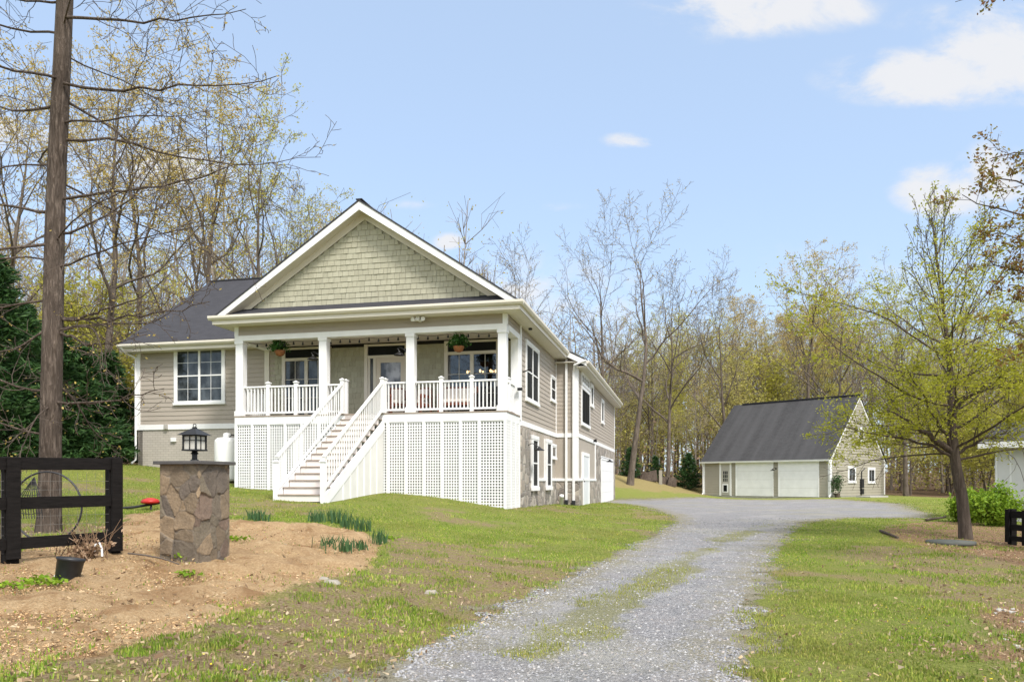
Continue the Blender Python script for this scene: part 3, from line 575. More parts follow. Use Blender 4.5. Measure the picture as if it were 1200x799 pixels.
def window(fn, a0, a1, z0, z1, cols=(1,), rows=(1,), casing=.11, glass='glass', frame='white', sash=True, label=None, sill=True, grid=None):
    """casing as the part; its glass and its muntins are sub-parts"""
    if a0 > a1: a0, a1 = a1, a0
    mb = MB(); c = casing
    fbox(mb, fn, a0, a0 + c, .002, .062, z0 + c, z1 - c); fbox(mb, fn, a1 - c, a1, .002, .062, z0 + c, z1 - c); fbox(mb, fn, a0 - .015, a1 + .015, .002, .07, z1 - c, z1)
    fbox(mb, fn, a0 - .02 * sill, a1 + .02 * sill, .002, .062 + .03 * sill, z0, z0 + c); w = mb.build('window', MT[frame], house_now, bevel=.004)
    if label: w['label'] = label
    fn0 = fn; fn = lambda a, o, z: fn0(a, o + (.04 if house_now is garage_ref[0] else .022), z)
    p = MB(); fbox(p, fn, a0 + c, a1 - c, -.018, .012, z0 + c, z1 - c); p.build('pane', MT[glass], w)
    s = MB(); A0, A1, Z0, Z1 = a0 + c, a1 - c, z0 + c, z1 - c; nm = sum(cols); x = A0; n = len(cols); uw = (A1 - A0) / n
    for i in range(n):
        xa, xb = A0 + i * uw, A0 + (i + 1) * uw
        for q0, q1 in ((xa, xa + .04), (xb - .04, xb)): fbox(s, fn, q0, q1, .012, .034, Z0, Z1)
        if i: fbox(s, fn, xa - .03, xa + .03, .034, .04, Z0, Z1)
        for q0, q1 in ((Z0, Z0 + .045), (Z1 - .045, Z1)): fbox(s, fn, xa + .04, xb - .04, .012, .034, q0, q1)
        m = len(rows)
        for j in range(m):
            za, zb = Z0 + j * (Z1 - Z0) / m, Z0 + (j + 1) * (Z1 - Z0) / m
            if j: fbox(s, fn, xa + .04, xb - .04, .012, .03, za - .022, za + .022)
            for k in range(1, cols[i]): xm = xa + (xb - xa) * k / cols[i]; fbox(s, fn, xm - .006, xm + .006, .012, .022, za + .022, zb - .022)
            for k in range(1, rows[j]): zm = za + (zb - za) * k / rows[j]; fbox(s, fn, xa + .04, xb - .04, .012, .021, zm - .006, zm + .006)
    s.build('sash', MT['white' if sash else 'black'], w); return w
def gooseneck(fn, a, z, reach=.32, out=1):
    mb = MB(); fp = lambda o, dz: fn(a, o, z + dz)
    mb.tube([fp(.0, 0), fp(.04, 0)], .06, 10); mb.tube([fp(.03, 0), fp(.1, .05), fp(.2, .1), fp(.28, .08), fp(reach, -.02)], .014, 6)
    c = fp(reach, 0); mb.lathe([(.03, .0), (.05, -.05), (.17, -.12), (.175, -.14), (.16, -.13), (.04, -.06)], 14, c); return mb.build('wall_lamp', MT['black'], house_now)
house_now = house; garage_ref = [None]
rng = random.Random(3)

# solid cores of the walls
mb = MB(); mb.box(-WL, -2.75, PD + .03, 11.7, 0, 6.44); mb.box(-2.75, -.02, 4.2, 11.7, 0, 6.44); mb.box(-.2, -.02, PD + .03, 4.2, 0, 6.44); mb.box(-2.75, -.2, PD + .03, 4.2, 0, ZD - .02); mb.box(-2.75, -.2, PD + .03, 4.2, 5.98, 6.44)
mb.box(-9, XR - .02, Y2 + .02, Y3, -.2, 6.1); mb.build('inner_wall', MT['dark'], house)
# left wing front: clapboards above painted block
f1 = front(PD)
wz0, wz1 = fr(218, 497, PD)[1], fr(218, 503, PD)[1]
mb = MB(); clap(mb, f1, -WL + .12, -PW + .35, wz0, 6.12, .16); mb.build('siding', MT['siding'], house)
mb = MB(); mb.box(-WL + .01, -PW + .3, PD, PD + .2, 0.2, wz1); mb.box(-WL + .01, -WL + .2, PD, 11, .2, wz1); mb.build('foundation_wall', MT['block'], house)
mb = MB(); fbox(mb, f1, -WL, -PW + .3, 0, .04, wz1, wz0); fbox(mb, f1, -WL - .02, -WL + .12, 0, .045, wz0, 6.12); mb.box(-WL - .02, -WL + .02, PD - .04, 11.7, wz1, wz0); mb.build('trim_board', MT['white'], house, bevel=.005)
a0, z1 = fr(204.8, 407.5, PD); a1, z0 = fr(264.5, 473.5, PD); window(f1, a0, a1, z0, z1, (2, 2), (2, 2), .1)
mb = MB(); a, z = fr(204, 515, PD); fbox(mb, f1, a - .1, a + .1, 0, .07, z - .08, z + .07); mb.build('outlet_box', MT['white'], house, bevel=.01)
mb = MB(); a, z = fr(196, 500, PD); fbox(mb, f1, a - .08, a + .06, .04, .1, z - .09, z + .09); mb.build('hose_bib_box', MT['concrete'], house, bevel=.01)
# porch back wall in sage shingle round the openings
zt = 6.02
dA0, dA1 = fr(331, 420, PD)[0], fr(388, 420, PD)[0]; dB0, dB1 = fr(427.5, 420, PD)[0], fr(479, 420, PD)[0]; dC0, dC1 = fr(521, 420, PD)[0], fr(586, 420, PD)[0]
top_ = fr(550, 399.5, PD)[1]; topA = fr(352, 406, PD)[1]
for q0, q1 in ((-PW, dA0), (dA1, dB0), (dB1, dC0), (dC1, -.02)):
    mb = MB(); shingles(mb, f1, q0, q1, ZD - .02, zt, rng, .18); mb.box(q0, q1, PD + .002, PD + .025, ZD - .02, zt); mb.build('shingle_wall', MT['shingle'], house)
for q0, q1 in ((dA0, dA1), (dB0, dB1), (dC0, dC1)): mb = MB(); fbox(mb, f1, q0, q1, -.03, .03, top_ + .02, zt); mb.build('header_board', MT['trim'], house)
for q0, q1 in ((-PW - .02, -PW + .16), (-.16, .0)): mb = MB(); fbox(mb, f1, q0, q1, -.02, .06, ZD, zt); mb.build('pilaster', MT['trim'], house)
def patio(q0, q1, glass, lit=False):
    zb = ZD + .08; zr = top_ - .34; mb = MB(); c = .12
    fbox(mb, f1, q0, q0 + c, -.02, .05, zb, top_ + .02); fbox(mb, f1, q1 - c, q1, -.02, .05, zb, top_ + .02); fbox(mb, f1, q0 + c, q1 - c, -.02, .05, zr - .1, zr); fbox(mb, f1, q0 + c, q1 - c, -.02, .05, zb - .07, zb + .05)
    m = (q0 + q1) / 2; fbox(mb, f1, m - .06, m + .06, -.02, .045, zb + .05, zr - .1); d = mb.build('patio_door', MT['trim'], house)
    p = MB(); fbox(p, f1, q0 + c, q1 - c, -.01, 0, zr, top_ + .02); p.build('transom', MT['glass_dark'], d)
    p = MB(); fbox(p, f1, q0 + c, q1 - c, -.01, 0, zb + .05, zr - .1); p.build('pane', MT[glass], d)
    s = MB()
    for h0, h1 in ((q0 + c, m - .06), (m + .06, q1 - c)):
        x = (h0 + h1) / 2; fbox(s, f1, x - .008, x + .008, .0, .01, zb + .05, zr - .1)
        for k in (1, 2): z = zb + .05 + (zr - .15 - zb) * k / 3; fbox(s, f1, h0, h1, 0, .009, z - .008, z + .008)
    s.build('muntin', MT['trim'], d)
patio(dA0, dA1, 'glass'); patio(dC0, dC1, 'clear')
# front door with a sidelight and a dark transom
zb = ZD + .04; zr = top_ - .36; mb = MB(); fbox(mb, f1, dB0, dB0 + .12, -.02, .06, zb, top_ + .02); fbox(mb, f1, dB1 - .12, dB1, -.02, .06, zb, top_ + .02); fbox(mb, f1, dB0 + .12, dB1 - .12, -.02, .05, zr - .09, zr)
e0 = dB0 + .42; fbox(mb, f1, dB0 + .12, dB0 + .2, -.02, .02, zb, zr - .09); fbox(mb, f1, e0 - .1, e0, -.02, .04, zb, zr - .09); door = mb.build('front_door', MT['trim'], house)
p = MB(); fbox(p, f1, dB0 + .12, dB1 - .12, -.01, 0, zr, top_ + .02); p.build('transom', MT['glass_dark'], door)
p = MB(); fbox(p, f1, dB0 + .2, e0 - .1, -.01, 0, zb + .3, zr - .09); p.build('sidelight', MT['glass'], door)
p = MB(); q1 = dB1 - .12; fbox(p, f1, e0, e0 + .16, -.02, .02, zb, zr - .09); fbox(p, f1, q1 - .16, q1, -.02, .02, zb, zr - .09); fbox(p, f1, e0 + .16, q1 - .16, -.02, .02, zr - .25, zr - .09); fbox(p, f1, e0 + .16, q1 - .16, -.02, .02, zb, zb + .5); p.build('door_leaf', MT['ceiling'], door)
p = MB(); fbox(p, f1, e0 + .16, q1 - .16, -.01, .0, zb + .5, zr - .25); p.build('door_glass', MT['glass_deco'], door)
p = MB(); p.tube([f1(e0 + .08, .02, zb + 1.0), f1(e0 + .08, .08, zb + 1.0)], .025, 8); p.tube([f1(e0 + .08, .07, zb + 1.0), f1(e0 + .2, .07, zb + 1.0)], .012, 6); p.build('door_handle', MT['black'], door)
# porch: deck, fascia band, ceiling, beam and frieze
mb = MB(); mb.box(-PW - .02, .02, -.03, PD, ZD - .04, ZD); mb.build('porch_deck', MT['tread'], house)
mb = MB(); mb.box(-PW, -.0, -.02, .02, ZD - .29, ZD - .045); mb.box(-.02, .0, .02, PD, ZD - .29, ZD - .045); mb.box(-PW, -PW + .02, .02, PD, ZD - .29, ZD - .045); mb.build('porch_skirt_board', MT['white'], house, bevel=.004)
mb = MB(); mb.box(-PW, 0, .0, PD + .02, zt + .12, zt + .15); mb.build('porch_ceiling', MT['ceiling'], house)
mb = MB(); zb0, zb1 = zt, zt + .17
mb.box(-PW, 0, -.02, .26, zb0, zb1); mb.box(-.26, .02, .26, PD, zb0, zb1); mb.box(-PW - .02, -PW + .26, .26, PD, zb0, zb1); mb.build('porch_beam', MT['white'], house, bevel=.006)
mb = MB(); clap(mb, front(.02), -PW + .12, -.12, zb1, EZ, .16, .02); clap(mb, side(-.02), .12, PD, zb1, EZ, .16, .02); mb.box(-PW + .02, -.03, .03, .2, zb1, EZ + .1); mb.box(-.2, -.03, .2, PD, zb1, EZ + .1); mb.box(-PW + .02, -PW + .2, .2, PD, zb1, EZ + .1); mb.build('frieze_siding', MT['siding'], house)
for q0, q1 in ((-.13, .012), (-PW - .012, -PW + .13)): mb = MB(); mb.box(q0, q1, -.012, .12, zb1, EZ); mb.build('corner_board', MT['white'], house, bevel=.005)
for px in (279.5, 378, 480.5, 589.5):
    a = fr(px, 440, 0)[0]; a = min(max(a, -PW + .15), -.15); mb = MB(); w = .13
    mb.box(a - w, a + w, .0, 2 * w, ZD, zt); mb.box(a - w - .03, a + w + .03, -.03, 2 * w + .03, ZD, ZD + .16); mb.box(a - w - .025, a + w + .025, -.025, 2 * w + .025, zt - .1, zt - .001); mb.build('porch_column', MT['white'], house, bevel=.008)
mb = MB(); mb.box(-.24, .012, PD - .3, PD - .06, ZD, zt); mb.build('porch_column', MT['white'], house, bevel=.008)
def rail_run(p, q, posts=(), parent=None, zlo=.1, zhi=.94, gap=.118, bw=.018):
    """top and bottom rail with balusters between; posts with caps as sub-parts"""
    mb = MB(); p, q = Vector(p), Vector(q); L = (q - p).length; t = (q - p) / L; up = Vector((0, 0, 1))
    mb.bar(p + up * zhi, q + up * zhi, .085, .05); mb.bar(p + up * zlo, q + up * zlo, .05, .06); h = Vector((t.x, t.y, 0)); HL = Vector((q.x - p.x, q.y - p.y, 0)).length; n = int(HL / gap)
    for i in range(1, n):
        b = p + (q - p) * i / n; mb.box(b.x - bw, b.x + bw, b.y - bw, b.y + bw, b.z + zlo, b.z + zhi)
    r = mb.build('railing', MT['white'], parent or house)
    for b in posts:
        b = Vector(b); m = MB(); m.box(b.x - .055, b.x + .055, b.y - .055, b.y + .055, b.z, b.z + 1.04); m.box(b.x - .075, b.x + .075, b.y - .075, b.y + .075, b.z + 1.04, b.z + 1.075)
        m.hexa([(b.x - .06, b.y - .06, b.z + 1.075), (b.x + .06, b.y - .06, b.z + 1.075), (b.x + .06, b.y + .06, b.z + 1.075), (b.x - .06, b.y + .06, b.z + 1.075), (b.x - .015, b.y - .015, b.z + 1.11), (b.x + .015, b.y - .015, b.z + 1.11), (b.x + .015, b.y + .015, b.z + 1.11), (b.x - .015, b.y + .015, b.z + 1.11)]); m.build('newel_post', MT['white'], r, bevel=.004)
    return r
ca = [min(max(fr(px, 440, 0)[0], -PW + .15), -.15) for px in (279.5, 378, 480.5, 589.5)]
sl, sr = fr(404.5, 450, .1)[0], fr(451, 450, .1)[0]           # stair opening
ry = .12
rail_run((ca[0] + .13, ry, ZD), (ca[1] - .13, ry, ZD), [(ca[0] + (ca[1] - ca[0]) * k / 3, ry, ZD) for k in (1, 2)])
rail_run((ca[1] + .13, ry, ZD), (sl, ry, ZD), [(sl + .02, ry, ZD)])
rail_run((sr, ry, ZD), (ca[2] - .13, ry, ZD), [(sr, ry, ZD)])
rail_run((ca[2] + .13, ry, ZD), (ca[3] - .13, ry, ZD), [(ca[2] + (ca[3] - ca[2]) * k / 3, ry, ZD) for k in (1, 2)])
rail_run((-.13, .26, ZD), (-.13, PD - .3, ZD), [(-.13, .8, ZD)])
rail_run((-PW + .14, .26, ZD), (-PW + .14, PD, ZD), [])
# lattice skirt: one panel between two battens
def lattice(fn, a0, a1, zt_, zlo0, zlo1):
    mb = MB(); n = max(2, round((a1 - a0) / .088)); lo = min(zlo0, zlo1)
    for i in range(n + 1):
        x = a0 + (a1 - a0) * i / n; zb = zlo0 + (zlo1 - zlo0) * i / n; fbox(mb, fn, x - .019, x + .019, -.012, -.004, zb, zt_)
    m = int((zt_ - lo) / .088)
    for j in range(m + 1):
        z = zt_ - .02 - j * .088; x0, x1 = a0, a1
        if z < max(zlo0, zlo1):
            f = (z - zlo0) / (zlo1 - zlo0 + 1e-9)
            if zlo0 < zlo1: x1 = a0 + (a1 - a0) * f
            else: x0 = a0 + (a1 - a0) * f
        if x1 - x0 > .02 and z > lo: fbox(mb, fn, x0, x1, -.02, -.013, z - .019, z + .019)
    mb.build('lattice_panel', MT['white'], house)
def gl(a, b): w = toworld(a, b); return gz(w[0], w[1])
zs = ZD - .29; battens = MB(); B = []
xs = [-PW + .04 + i * (PW - .08) / 15.4 for i in range(16)]; xs = [x for x in xs if x < -.3] + [-.05]
for i, x in enumerate(xs):
    fbox(battens, front(0), x - .045, x + .045, -.012, .02, gl(x, 0) - .12, zs)
    if i: lattice(front(0), xs[i - 1] + .045, x - .045, zs, gl(xs[i - 1], 0) - .06, gl(x, 0) - .06)
ys_ = [.03, .62, 1.22, PD - .05]
for i, y in enumerate(ys_):
    if i: fbox(battens, side(0), y - .045, y + .045, -.012, .02, gl(0, y) - .12, zs)
    if i: lattice(side(0), ys_[i - 1] + .045, y - .045, zs, gl(0, ys_[i - 1]) - .06, gl(0, y) - .06)
battens.build('batten', MT['white'], house, bevel=.004)
mb = MB(); mb.box(-PW + .3, -.02, PD, PD + .025, -.2, ZD - .05); mb.build('foundation_wall', MT['tar'], house)  # wall coloured dark so the lattice holes look shaded
mb = MB(); mb.box(-PW + .02, -PW + .04, .1, PD, .4, zs); mb.build('porch_side_screen', MT['white'], house)
# stairs
NR = 14; run = 4.0; zg = gl((sl + sr) / 2, -run) ; rise = (ZD - zg) / NR; tr = run / (NR - 1)
stair = MB(); 
for i in range(NR):
    y = -i * tr; z = ZD - (i + 1) * rise; stair.box(sl + .04, sr - .04, y - .02, y - .001, z, z + rise - .032)
st = stair.build('staircase', MT['riser'], house)
for i in range(1, NR):
    z = ZD - i * rise; y = -(i - 1) * tr; m = MB(); m.box(sl - .02 if i > NR - 3 else sl + .035, sr + .02 if i > NR - 3 else sr - .035, y - tr - .045, y - .021, z - .03, z); m.build('tread', MT['tread'], st, bevel=.004)
def stringer(x0, x1, lift):
    m = MB(); lo = Vector((0, -run - .05, zg)); prof = [(x0, .0, ZD - rise + lift), (x0, -run - .12, zg + rise * .55 + lift), (x0, -run - .12, zg - .1), (x0, -run + .15, zg - .1), (x0, 0, ZD - rise - .33)]; m.prism(prof, (x1 - x0, 0, 0)); m.build('stringer', MT['white'], st, bevel=.004)
stringer(sl - .03, sl + .02, .07); stringer(sr - .02, sr + .03, -.03)
def stair_skirt():                       # solid board panel under the right stringer
    m = MB(); x = sr + .005; prof = [(x, -.03, ZD - rise - .36), (x, -run + .3, gl(sr, -run + .3) + .05), (x, -run + .3, gl(sr, -run + .3) - .1), (x, -.03, gl(sr, 0) - .1)]; m.prism(prof, (-.02, 0, 0)); p = m.build('stair_side_panel', plain('grey_white_panel', (.66, .65, .63), .7, .05, 3), st)
    for k in range(1, 7):
        b = MB()
        y = -.1 - k * .46; zt2 = ZD - rise - .36 + (y + .03) * (ZD - rise - .36 - gl(sr, -run + .3)) / (run - .33); z0 = gl(sr, y) - .08
        if zt2 - z0 > .1: b.box(x, x + .018, y - .03, y + .03, z0, zt2); b.build('panel_batten', MT['white'], p)
stair_skirt()
for X in (sl + .0, sr + .0):
    r = rail_run((X, -.06, ZD + .0), (X, -run + .02, zg + rise), [(X, -.1, ZD), (X, -run - .03, zg - .02)], st, .12, .97, .15, .0135)
# gable, its rakes, skirt roof and gutters
RZ, CX = 10.0, -PW / 2; SL = .664
gw0 = lambda z: CX - (9.66 - z) / SL; gw1 = lambda z: CX + (9.66 - z) / SL
mb = MB(); shingles(mb, front(.0), 0, 0, 7.03, 9.64, rng, .175, gw0, gw1); mb.build('gable_wall', MT['shingle'], house)
mb = MB(); mb.prism([(gw0(6.6), .03, 6.6), (gw1(6.6), .03, 6.6), (CX, .03, 9.66)], (0, .12, 0)); mb.build('gable_backing', MT['shingle'], house)
OV = .47; ze = 6.74; zr_ = ze + (-CX + OV) * SL       # eave edge and ridge of the main gable roof
def slope(z0, x0): return None
LR = 26
for sgn, nm in ((1, 'r'), (-1, 'l')):
    xe = CX + sgn * (-CX + OV); yb = Y2 + .6 if sgn > 0 else 12
    roof_slab('roof', [(xe, -.47, ze + .03), (xe, yb, ze + .03), (CX, 12, zr_ + .03), (CX, -.47, zr_ + .03)], (0, 1, 0), (-sgn, 0, SL), .045, MT['roof'], house)
    # rake board and the boxed soffit behind it
    m = MB(); w = .26; m.prism([(xe, -.45, ze - .02), (CX, -.45, zr_ - .02), (CX, -.45, zr_ - .02 - w), (xe, -.45, ze - .02 - w * .75)], (0, .04, 0)); m.build('rake_board', MT['white'], house)
    m = MB(); m.prism([(xe - sgn * .05, -.41, ze - .15), (CX, -.41, zr_ - .15), (CX, -.41, zr_ - .20), (xe - sgn * .05, -.41, ze - .2)], (0, .44, 0)); m.build('rake_soffit', MT['soffit'], house)
    m = MB(); m.prism([(CX + sgn * (4.72), -.028, 7.0), (CX, -.028, 9.99), (CX, -.028, 9.62), (CX + sgn * 4.0, -.028, 7.0)], (0, .02, 0)); m.build('gable_trim', MT['soffit'], house)
mb = MB(); mb.box(CX - .1, CX + .1, -.47, 12, zr_ + .02, zr_ + .05); mb.build('ridge_cap', MT['roof'], house)
roof_slab('skirt_roof', [(-PW - .4, -.5, 6.735), (.4, -.5, 6.735), (.02, .03, 7.07), (-PW - .02, .03, 7.07)], (1, 0, 0), (0, .53, .335), .03, MT['roof'], house)
mb = MB(); mb.box(-PW - .5, .5, -.47, .02, EZ, EZ + .03); mb.box(0.0, .5, .02, Y2, EZ, EZ + .03); mb.box(-PW - .5, -PW, .02, PD + .6, EZ, EZ + .03); mb.build('soffit', MT['soffit'], house)
def gutter(p, q, out, z=6.62, zh=.13):
    p, q = Vector((*p, z)), Vector((*q, z)); o = Vector((*out, 0)); up = Vector((0, 0, 1)); m = MB()
    m.prism([p, p + o * .07, p + o * .115 + up * .06, p + o * .115 + up * zh, p + o * .10 + up * zh, p + up * (zh - .04)], q - p); m.build('gutter', MT['trim'], house)
gutter((-PW - .6, -.485), (.615, -.485), (0, -1)); gutter((.505, -.48), (.505, Y2 + .1), (1, 0)); gutter((-PW - .505, -.48), (-PW - .505, 1.2), (-1, 0))
mb = MB(); mb.box(-PW - .5, .5, -.485, -.465, EZ + .0, 6.735); mb.box(.485, .505, -.465, Y2, EZ, 6.735); mb.box(-PW - .505, -PW - .485, -.465, 1.3, EZ, 6.735); mb.build('fascia', MT['trim'], house)
# wing roof
we = 6.42; wy = PD - .47; ry_ = 6.8; wr = zr_ - .02; ws = (wr - we) / (ry_ - wy); wx = -WL - .42
roof_slab('wing_roof', [(wx, wy, we), (-PW + 2.5, wy, we), (CX, ry_, wr), (wx, ry_, wr)], (1, 0, 0), (0, ry_ - wy, wr - we), .05, MT['roof'], house)
roof_slab('wing_roof', [(wx, 12.2, we), (CX, 12.2, we), (CX, ry_, wr), (wx, ry_, wr)], (1, 0, 0), (0, ry_ - 12.2, wr - we), .05, MT['roof'], house)
mb = MB(); mb.box(wx, CX, ry_ - .09, ry_ + .09, wr - .03, wr + .025); mb.build('ridge_cap', MT['roof'], house)
mb = MB(); mb.box(wx + .03, -PW - .0, wy + .03, PD + .05, we - .3, we - .27); mb.build('soffit', MT['soffit'], house)
mb = MB(); mb.box(wx + .03, -PW - .0, wy + .01, wy + .03, we - .3, we - .06); mb.prism([(wx + .02, wy, we - .05), (wx + .02, ry_, wr - .05), (wx + .02, ry_, wr - .27), (wx + .02, wy, we - .27)], (.03, 0, 0)); mb.build('fascia', MT['trim'], house)
mb = MB(); mb.prism([(-WL, PD, 6.1), (-WL, 11.7, 6.1), (-WL, ry_, wr - .1)], (.1, 0, 0)); mb.build('gable_end_wall', MT['siding'], house)
def wing_gutter():
    p = Vector((wx + .0, wy, we - .17)); q = Vector((-PW - .1, wy, we - .17)); o = Vector((0, -1, 0)); up = Vector((0, 0, 1)); m = MB()
    m.prism([p, p + o * .07, p + o * .115 + up * .06, p + o * .115 + up * .13, p + o * .1 + up * .13, p + up * .09], q - p); m.build('gutter', MT['trim'], house)
    g = gl(-WL, PD); x = -WL - .05; m = MB(); m.tube([(wx + .15, wy - .05, we - .16), (wx + .2, wy + .1, we - .32), (x, PD - .05, 5.95), (x, PD - .05, 5.6), (x, PD - .05, g + .2), (x - .02, PD - .25, g + .06)], .04, 8); m.build('downspout', MT['white'], house)
wing_gutter()
# right side: clapboards, belt board, board and batten, stone
def splits(fn, wins, b0, b1, z0, z1): pass
s0 = side(0.0); mb = MB(); clap(mb, s0, PD - .02, Y2, ZB, EZ, .165); mb.box(-.1, -.003, PD - .06, Y2, .2, EZ); mb.build('siding', MT['siding'], house)
mb = MB(); fbox(mb, s0, PD - .06, PD + .1, .0, .04, ZB, EZ); fbox(mb, s0, Y2 - .1, Y2, 0, .04, ZB, EZ); fbox(mb, s0, PD, Y2, 0, .05, ZB - .17, ZB); mb.build('trim_board', MT['white'], house, bevel=.005)
zc = sd(640, 561, 0)[1]; zst = zc
ystone = sd(619.5, 540, 0)[0]
mb = MB(); fbox(mb, s0, ystone, Y2, -.01, .012, zc, ZB - .17); mb.build('panel_siding', MT['batten'], house)
mb = MB(); k = ystone + .2
while k < Y2 - .1: fbox(mb, s0, k - .02, k + .02, .012, .03, zc, ZB - .17); k += .41
mb.build('wall_batten', MT['batten'], house)
mb = MB(); fbox(mb, s0, PD - .05, ystone, -.05, .07, -.2, ZB - .17); fbox(mb, s0, ystone, Y2, -.05, .07, -.2, zc - .08); mb.build('stone_veneer', MT['stone'], house)
mb = MB(); fbox(mb, s0, ystone, Y2 + .02, 0, .1, zc - .08, zc + .03); mb.build('stone_cap', MT['white'], house, bevel=.005)
def sw(X, pl, pr, yt, yb, **k):          # window from pixel columns and, at its left edge, rows
    b0, z1 = sd(pl, yt, X); b1, _ = sd(pr, yt, X); _, z0 = sd(pl, yb, X); return window(side(X), b0, b1, z0, z1, **k)
sw(0, 615, 630.2, 397, 469.6, cols=(1, 1), rows=(1, 1), glass='glass_dark'); sw(0, 644.6, 650.3, 438.7, 470, cols=(1,), rows=(1, 1), glass='glass_dark', casing=.09)
for pl, pr, yt, yb in ((619.8, 627.2, 509.5, 575), (637, 643, 514, 574)):
    b0, z1 = sd(pl, yt, 0); b1, _ = sd(pr, yt, 0); _, z0 = sd(pl, yb, 0); fn = side(.08); window(fn, b0, b1, z0, z1, cols=(1,), rows=(1, 1), glass='glass_dark', label='tall narrow basement window', casing=.13)
    m = MB(); fbox(m, fn, b0, b1, -.1, .0, z0, z1); m.build('window_box', MT['white'], house)
sw(.03, 645.6, 650.6, 519.5, 538, cols=(1,), rows=(1,), casing=.09)
gooseneck(s0, sd(616.5, 523, 0)[0], sd(616.5, 523, 0)[1], .45)
# recess between the two volumes
f2 = front(Y2); mb = MB(); clap(mb, f2, 0, XR - .12, ZB, 6.6, .165); mb.build('siding', MT['siding'], house)
mb = MB(); fbox(mb, f2, .0, XR, -.01, .01, zc, ZB - .17); mb.build('panel_siding', MT['batten'], house)
mb = MB(); fbox(mb, f2, .01, XR + .07, -.02, .07, -.2, zc - .08); mb.build('stone_veneer', MT['stone'], house)
mb = MB(); fbox(mb, f2, 0.05, XR + .06, 0, .05, ZB - .17, ZB); fbox(mb, f2, .1, XR + .08, 0, .11, zc - .08, zc + .03); fbox(mb, f2, XR - .13, XR + .015, -.02, .035, zc + .03, 6.45); mb.build('trim_board', MT['white'], house, bevel=.005)
for px in (663.7, 672.3):
    a = fr(px, 520, Y2 - .1)[0]; m = MB(); g = gl(a, Y2 - .1); top = EZ if px < 668 else 6.2
    if px < 668: m.box(a - .045, a + .045, Y2 - .13, Y2 - .06, g + .2, top)
    else: m.box(a - .05, a + .05, Y2 - .12, Y2 - .05, g + .2, 6.0); m.tube([(a, Y2 - .09, 5.98), (a + .05, Y2 - .3, 6.2), (XR + .4, Y2 - .4, 6.36)], .045, 8)
    d = m.build('downspout', MT['white'], house); m = MB(); m.box(a - .07, a + .07, Y2 - .22, Y2 - .02, g - .02, g + .2); m.build('downspout_boot', MT['plastic'], d)
# rear volume
s1 = side(XR); mb = MB(); clap(mb, s1, Y2, Y3, ZB, 6.14, .165); mb.box(XR - .08, XR - .004, Y2, Y3, 0, 6.16); mb.build('siding', MT['siding'], house)
mb = MB(); fbox(mb, s1, Y2 - .035, Y2 + .16, 0, .035, zc + .03, 6.14); fbox(mb, s1, Y3 - .15, Y3, 0, .035, ZB, 6.14); fbox(mb, s1, Y2, Y3, 0, .05, ZB - .17, ZB)
yg = sd(697, 560, XR)[0]; fbox(mb, s1, yg - .12, yg + .1, 0, .045, 0, ZB - .17); mb.build('trim_board', MT['white'], house, bevel=.005)
mb = MB(); fbox(mb, s1, Y2, yg, -.01, .01, zc, ZB - .17); mb.build('panel_siding', MT['batten'], house)
mb = MB(); fbox(mb, s1, Y2 - .04, yg - .12, -.05, .07, -.2, zc - .08); fbox(mb, s1, yg + .1, Y3, -.05, .05, -.2, ZB - .17); mb.build('stone_veneer', MT['stone'], house)
mb = MB(); fbox(mb, s1, Y2 - .1, yg - .12, 0, .1, zc - .08, zc + .03); mb.build('stone_cap', MT['white'], house, bevel=.005)
w = sw(XR, 680.4, 690, 451, 498, cols=(1, 1, 1), rows=(1,), glass='glass_dark', casing=.14, sash=False); sw(XR, 680.4, 690, 433.5, 450.5, cols=(1, 1, 1, 1), rows=(2,), casing=.12)
sw(XR, 691.4, 694.4, 448.5, 476.5, cols=(1,), rows=(1,), glass='glass_dark', casing=.13); sw(XR, 704, 706.8, 467, 496, cols=(1,), rows=(1,), glass='glass_dark', casing=.13)
b0, z1 = sd(681, 529.5, XR); b1 = sd(688.5, 529.5, XR)[0]; g = gl(XR, b0); fn = side(XR + .07); mb = MB(); fbox(mb, fn, b0, b0 + .14, -.07, .03, g - .1, z1); fbox(mb, fn, b1 - .14, b1, -.07, .03, g - .1, z1); fbox(mb, fn, b0 + .14, b1 - .14, -.07, .03, z1 - .15, z1); dd = mb.build('basement_door', MT['white'], house, bevel=.005)
p = MB(); fbox(p, fn, b0 + .14, b1 - .14, -.07, .008, g - .1, z1 - .15); p.build('door_leaf', plain('grey_white_door', (.66, .68, .70), .5, .04, 2), dd)
p = MB(); q = fn(b0 + .24, .006, g + 1.); p.tube([q, (q[0] + .06, q[1], q[2])], .03, 8); p.build('door_handle', MT['black'], dd)
b0, z1 = sd(703, 534, XR); b1 = sd(717.3, 540, XR)[0]; g = gl(XR, (b0 + b1) / 2) - .05; fn = side(XR + .05); mb = MB(); fbox(mb, fn, b0, b0 + .16, -.05, .03, g, z1); fbox(mb, fn, b1 - .16, b1, -.05, .03, g, z1); fbox(mb, fn, b0 + .16, b1 - .16, -.05, .03, z1 - .18, z1); gd = mb.build('garage_door', MT['white'], house, bevel=.005)
p = MB(); n = 4
for i in range(n): fbox(p, fn, b0 + .16, b1 - .16, -.05, .01, g + (z1 - .18 - g) * i / n + .008, g + (z1 - .18 - g) * (i + 1) / n)
p.build('door_panel', MT['white'], gd)
gooseneck(s1, sd(700.8, 538, XR)[0], sd(700.8, 538, XR)[1], .6)
mb = MB(); q = s1(sd(694.3, 519, XR)[0], .05, ZB - .05); mb.tube([q, (q[0] + .15, q[1], q[2] + .02)], [.05, .09], 10); mb.build('spot_lamp', MT['black'], house)
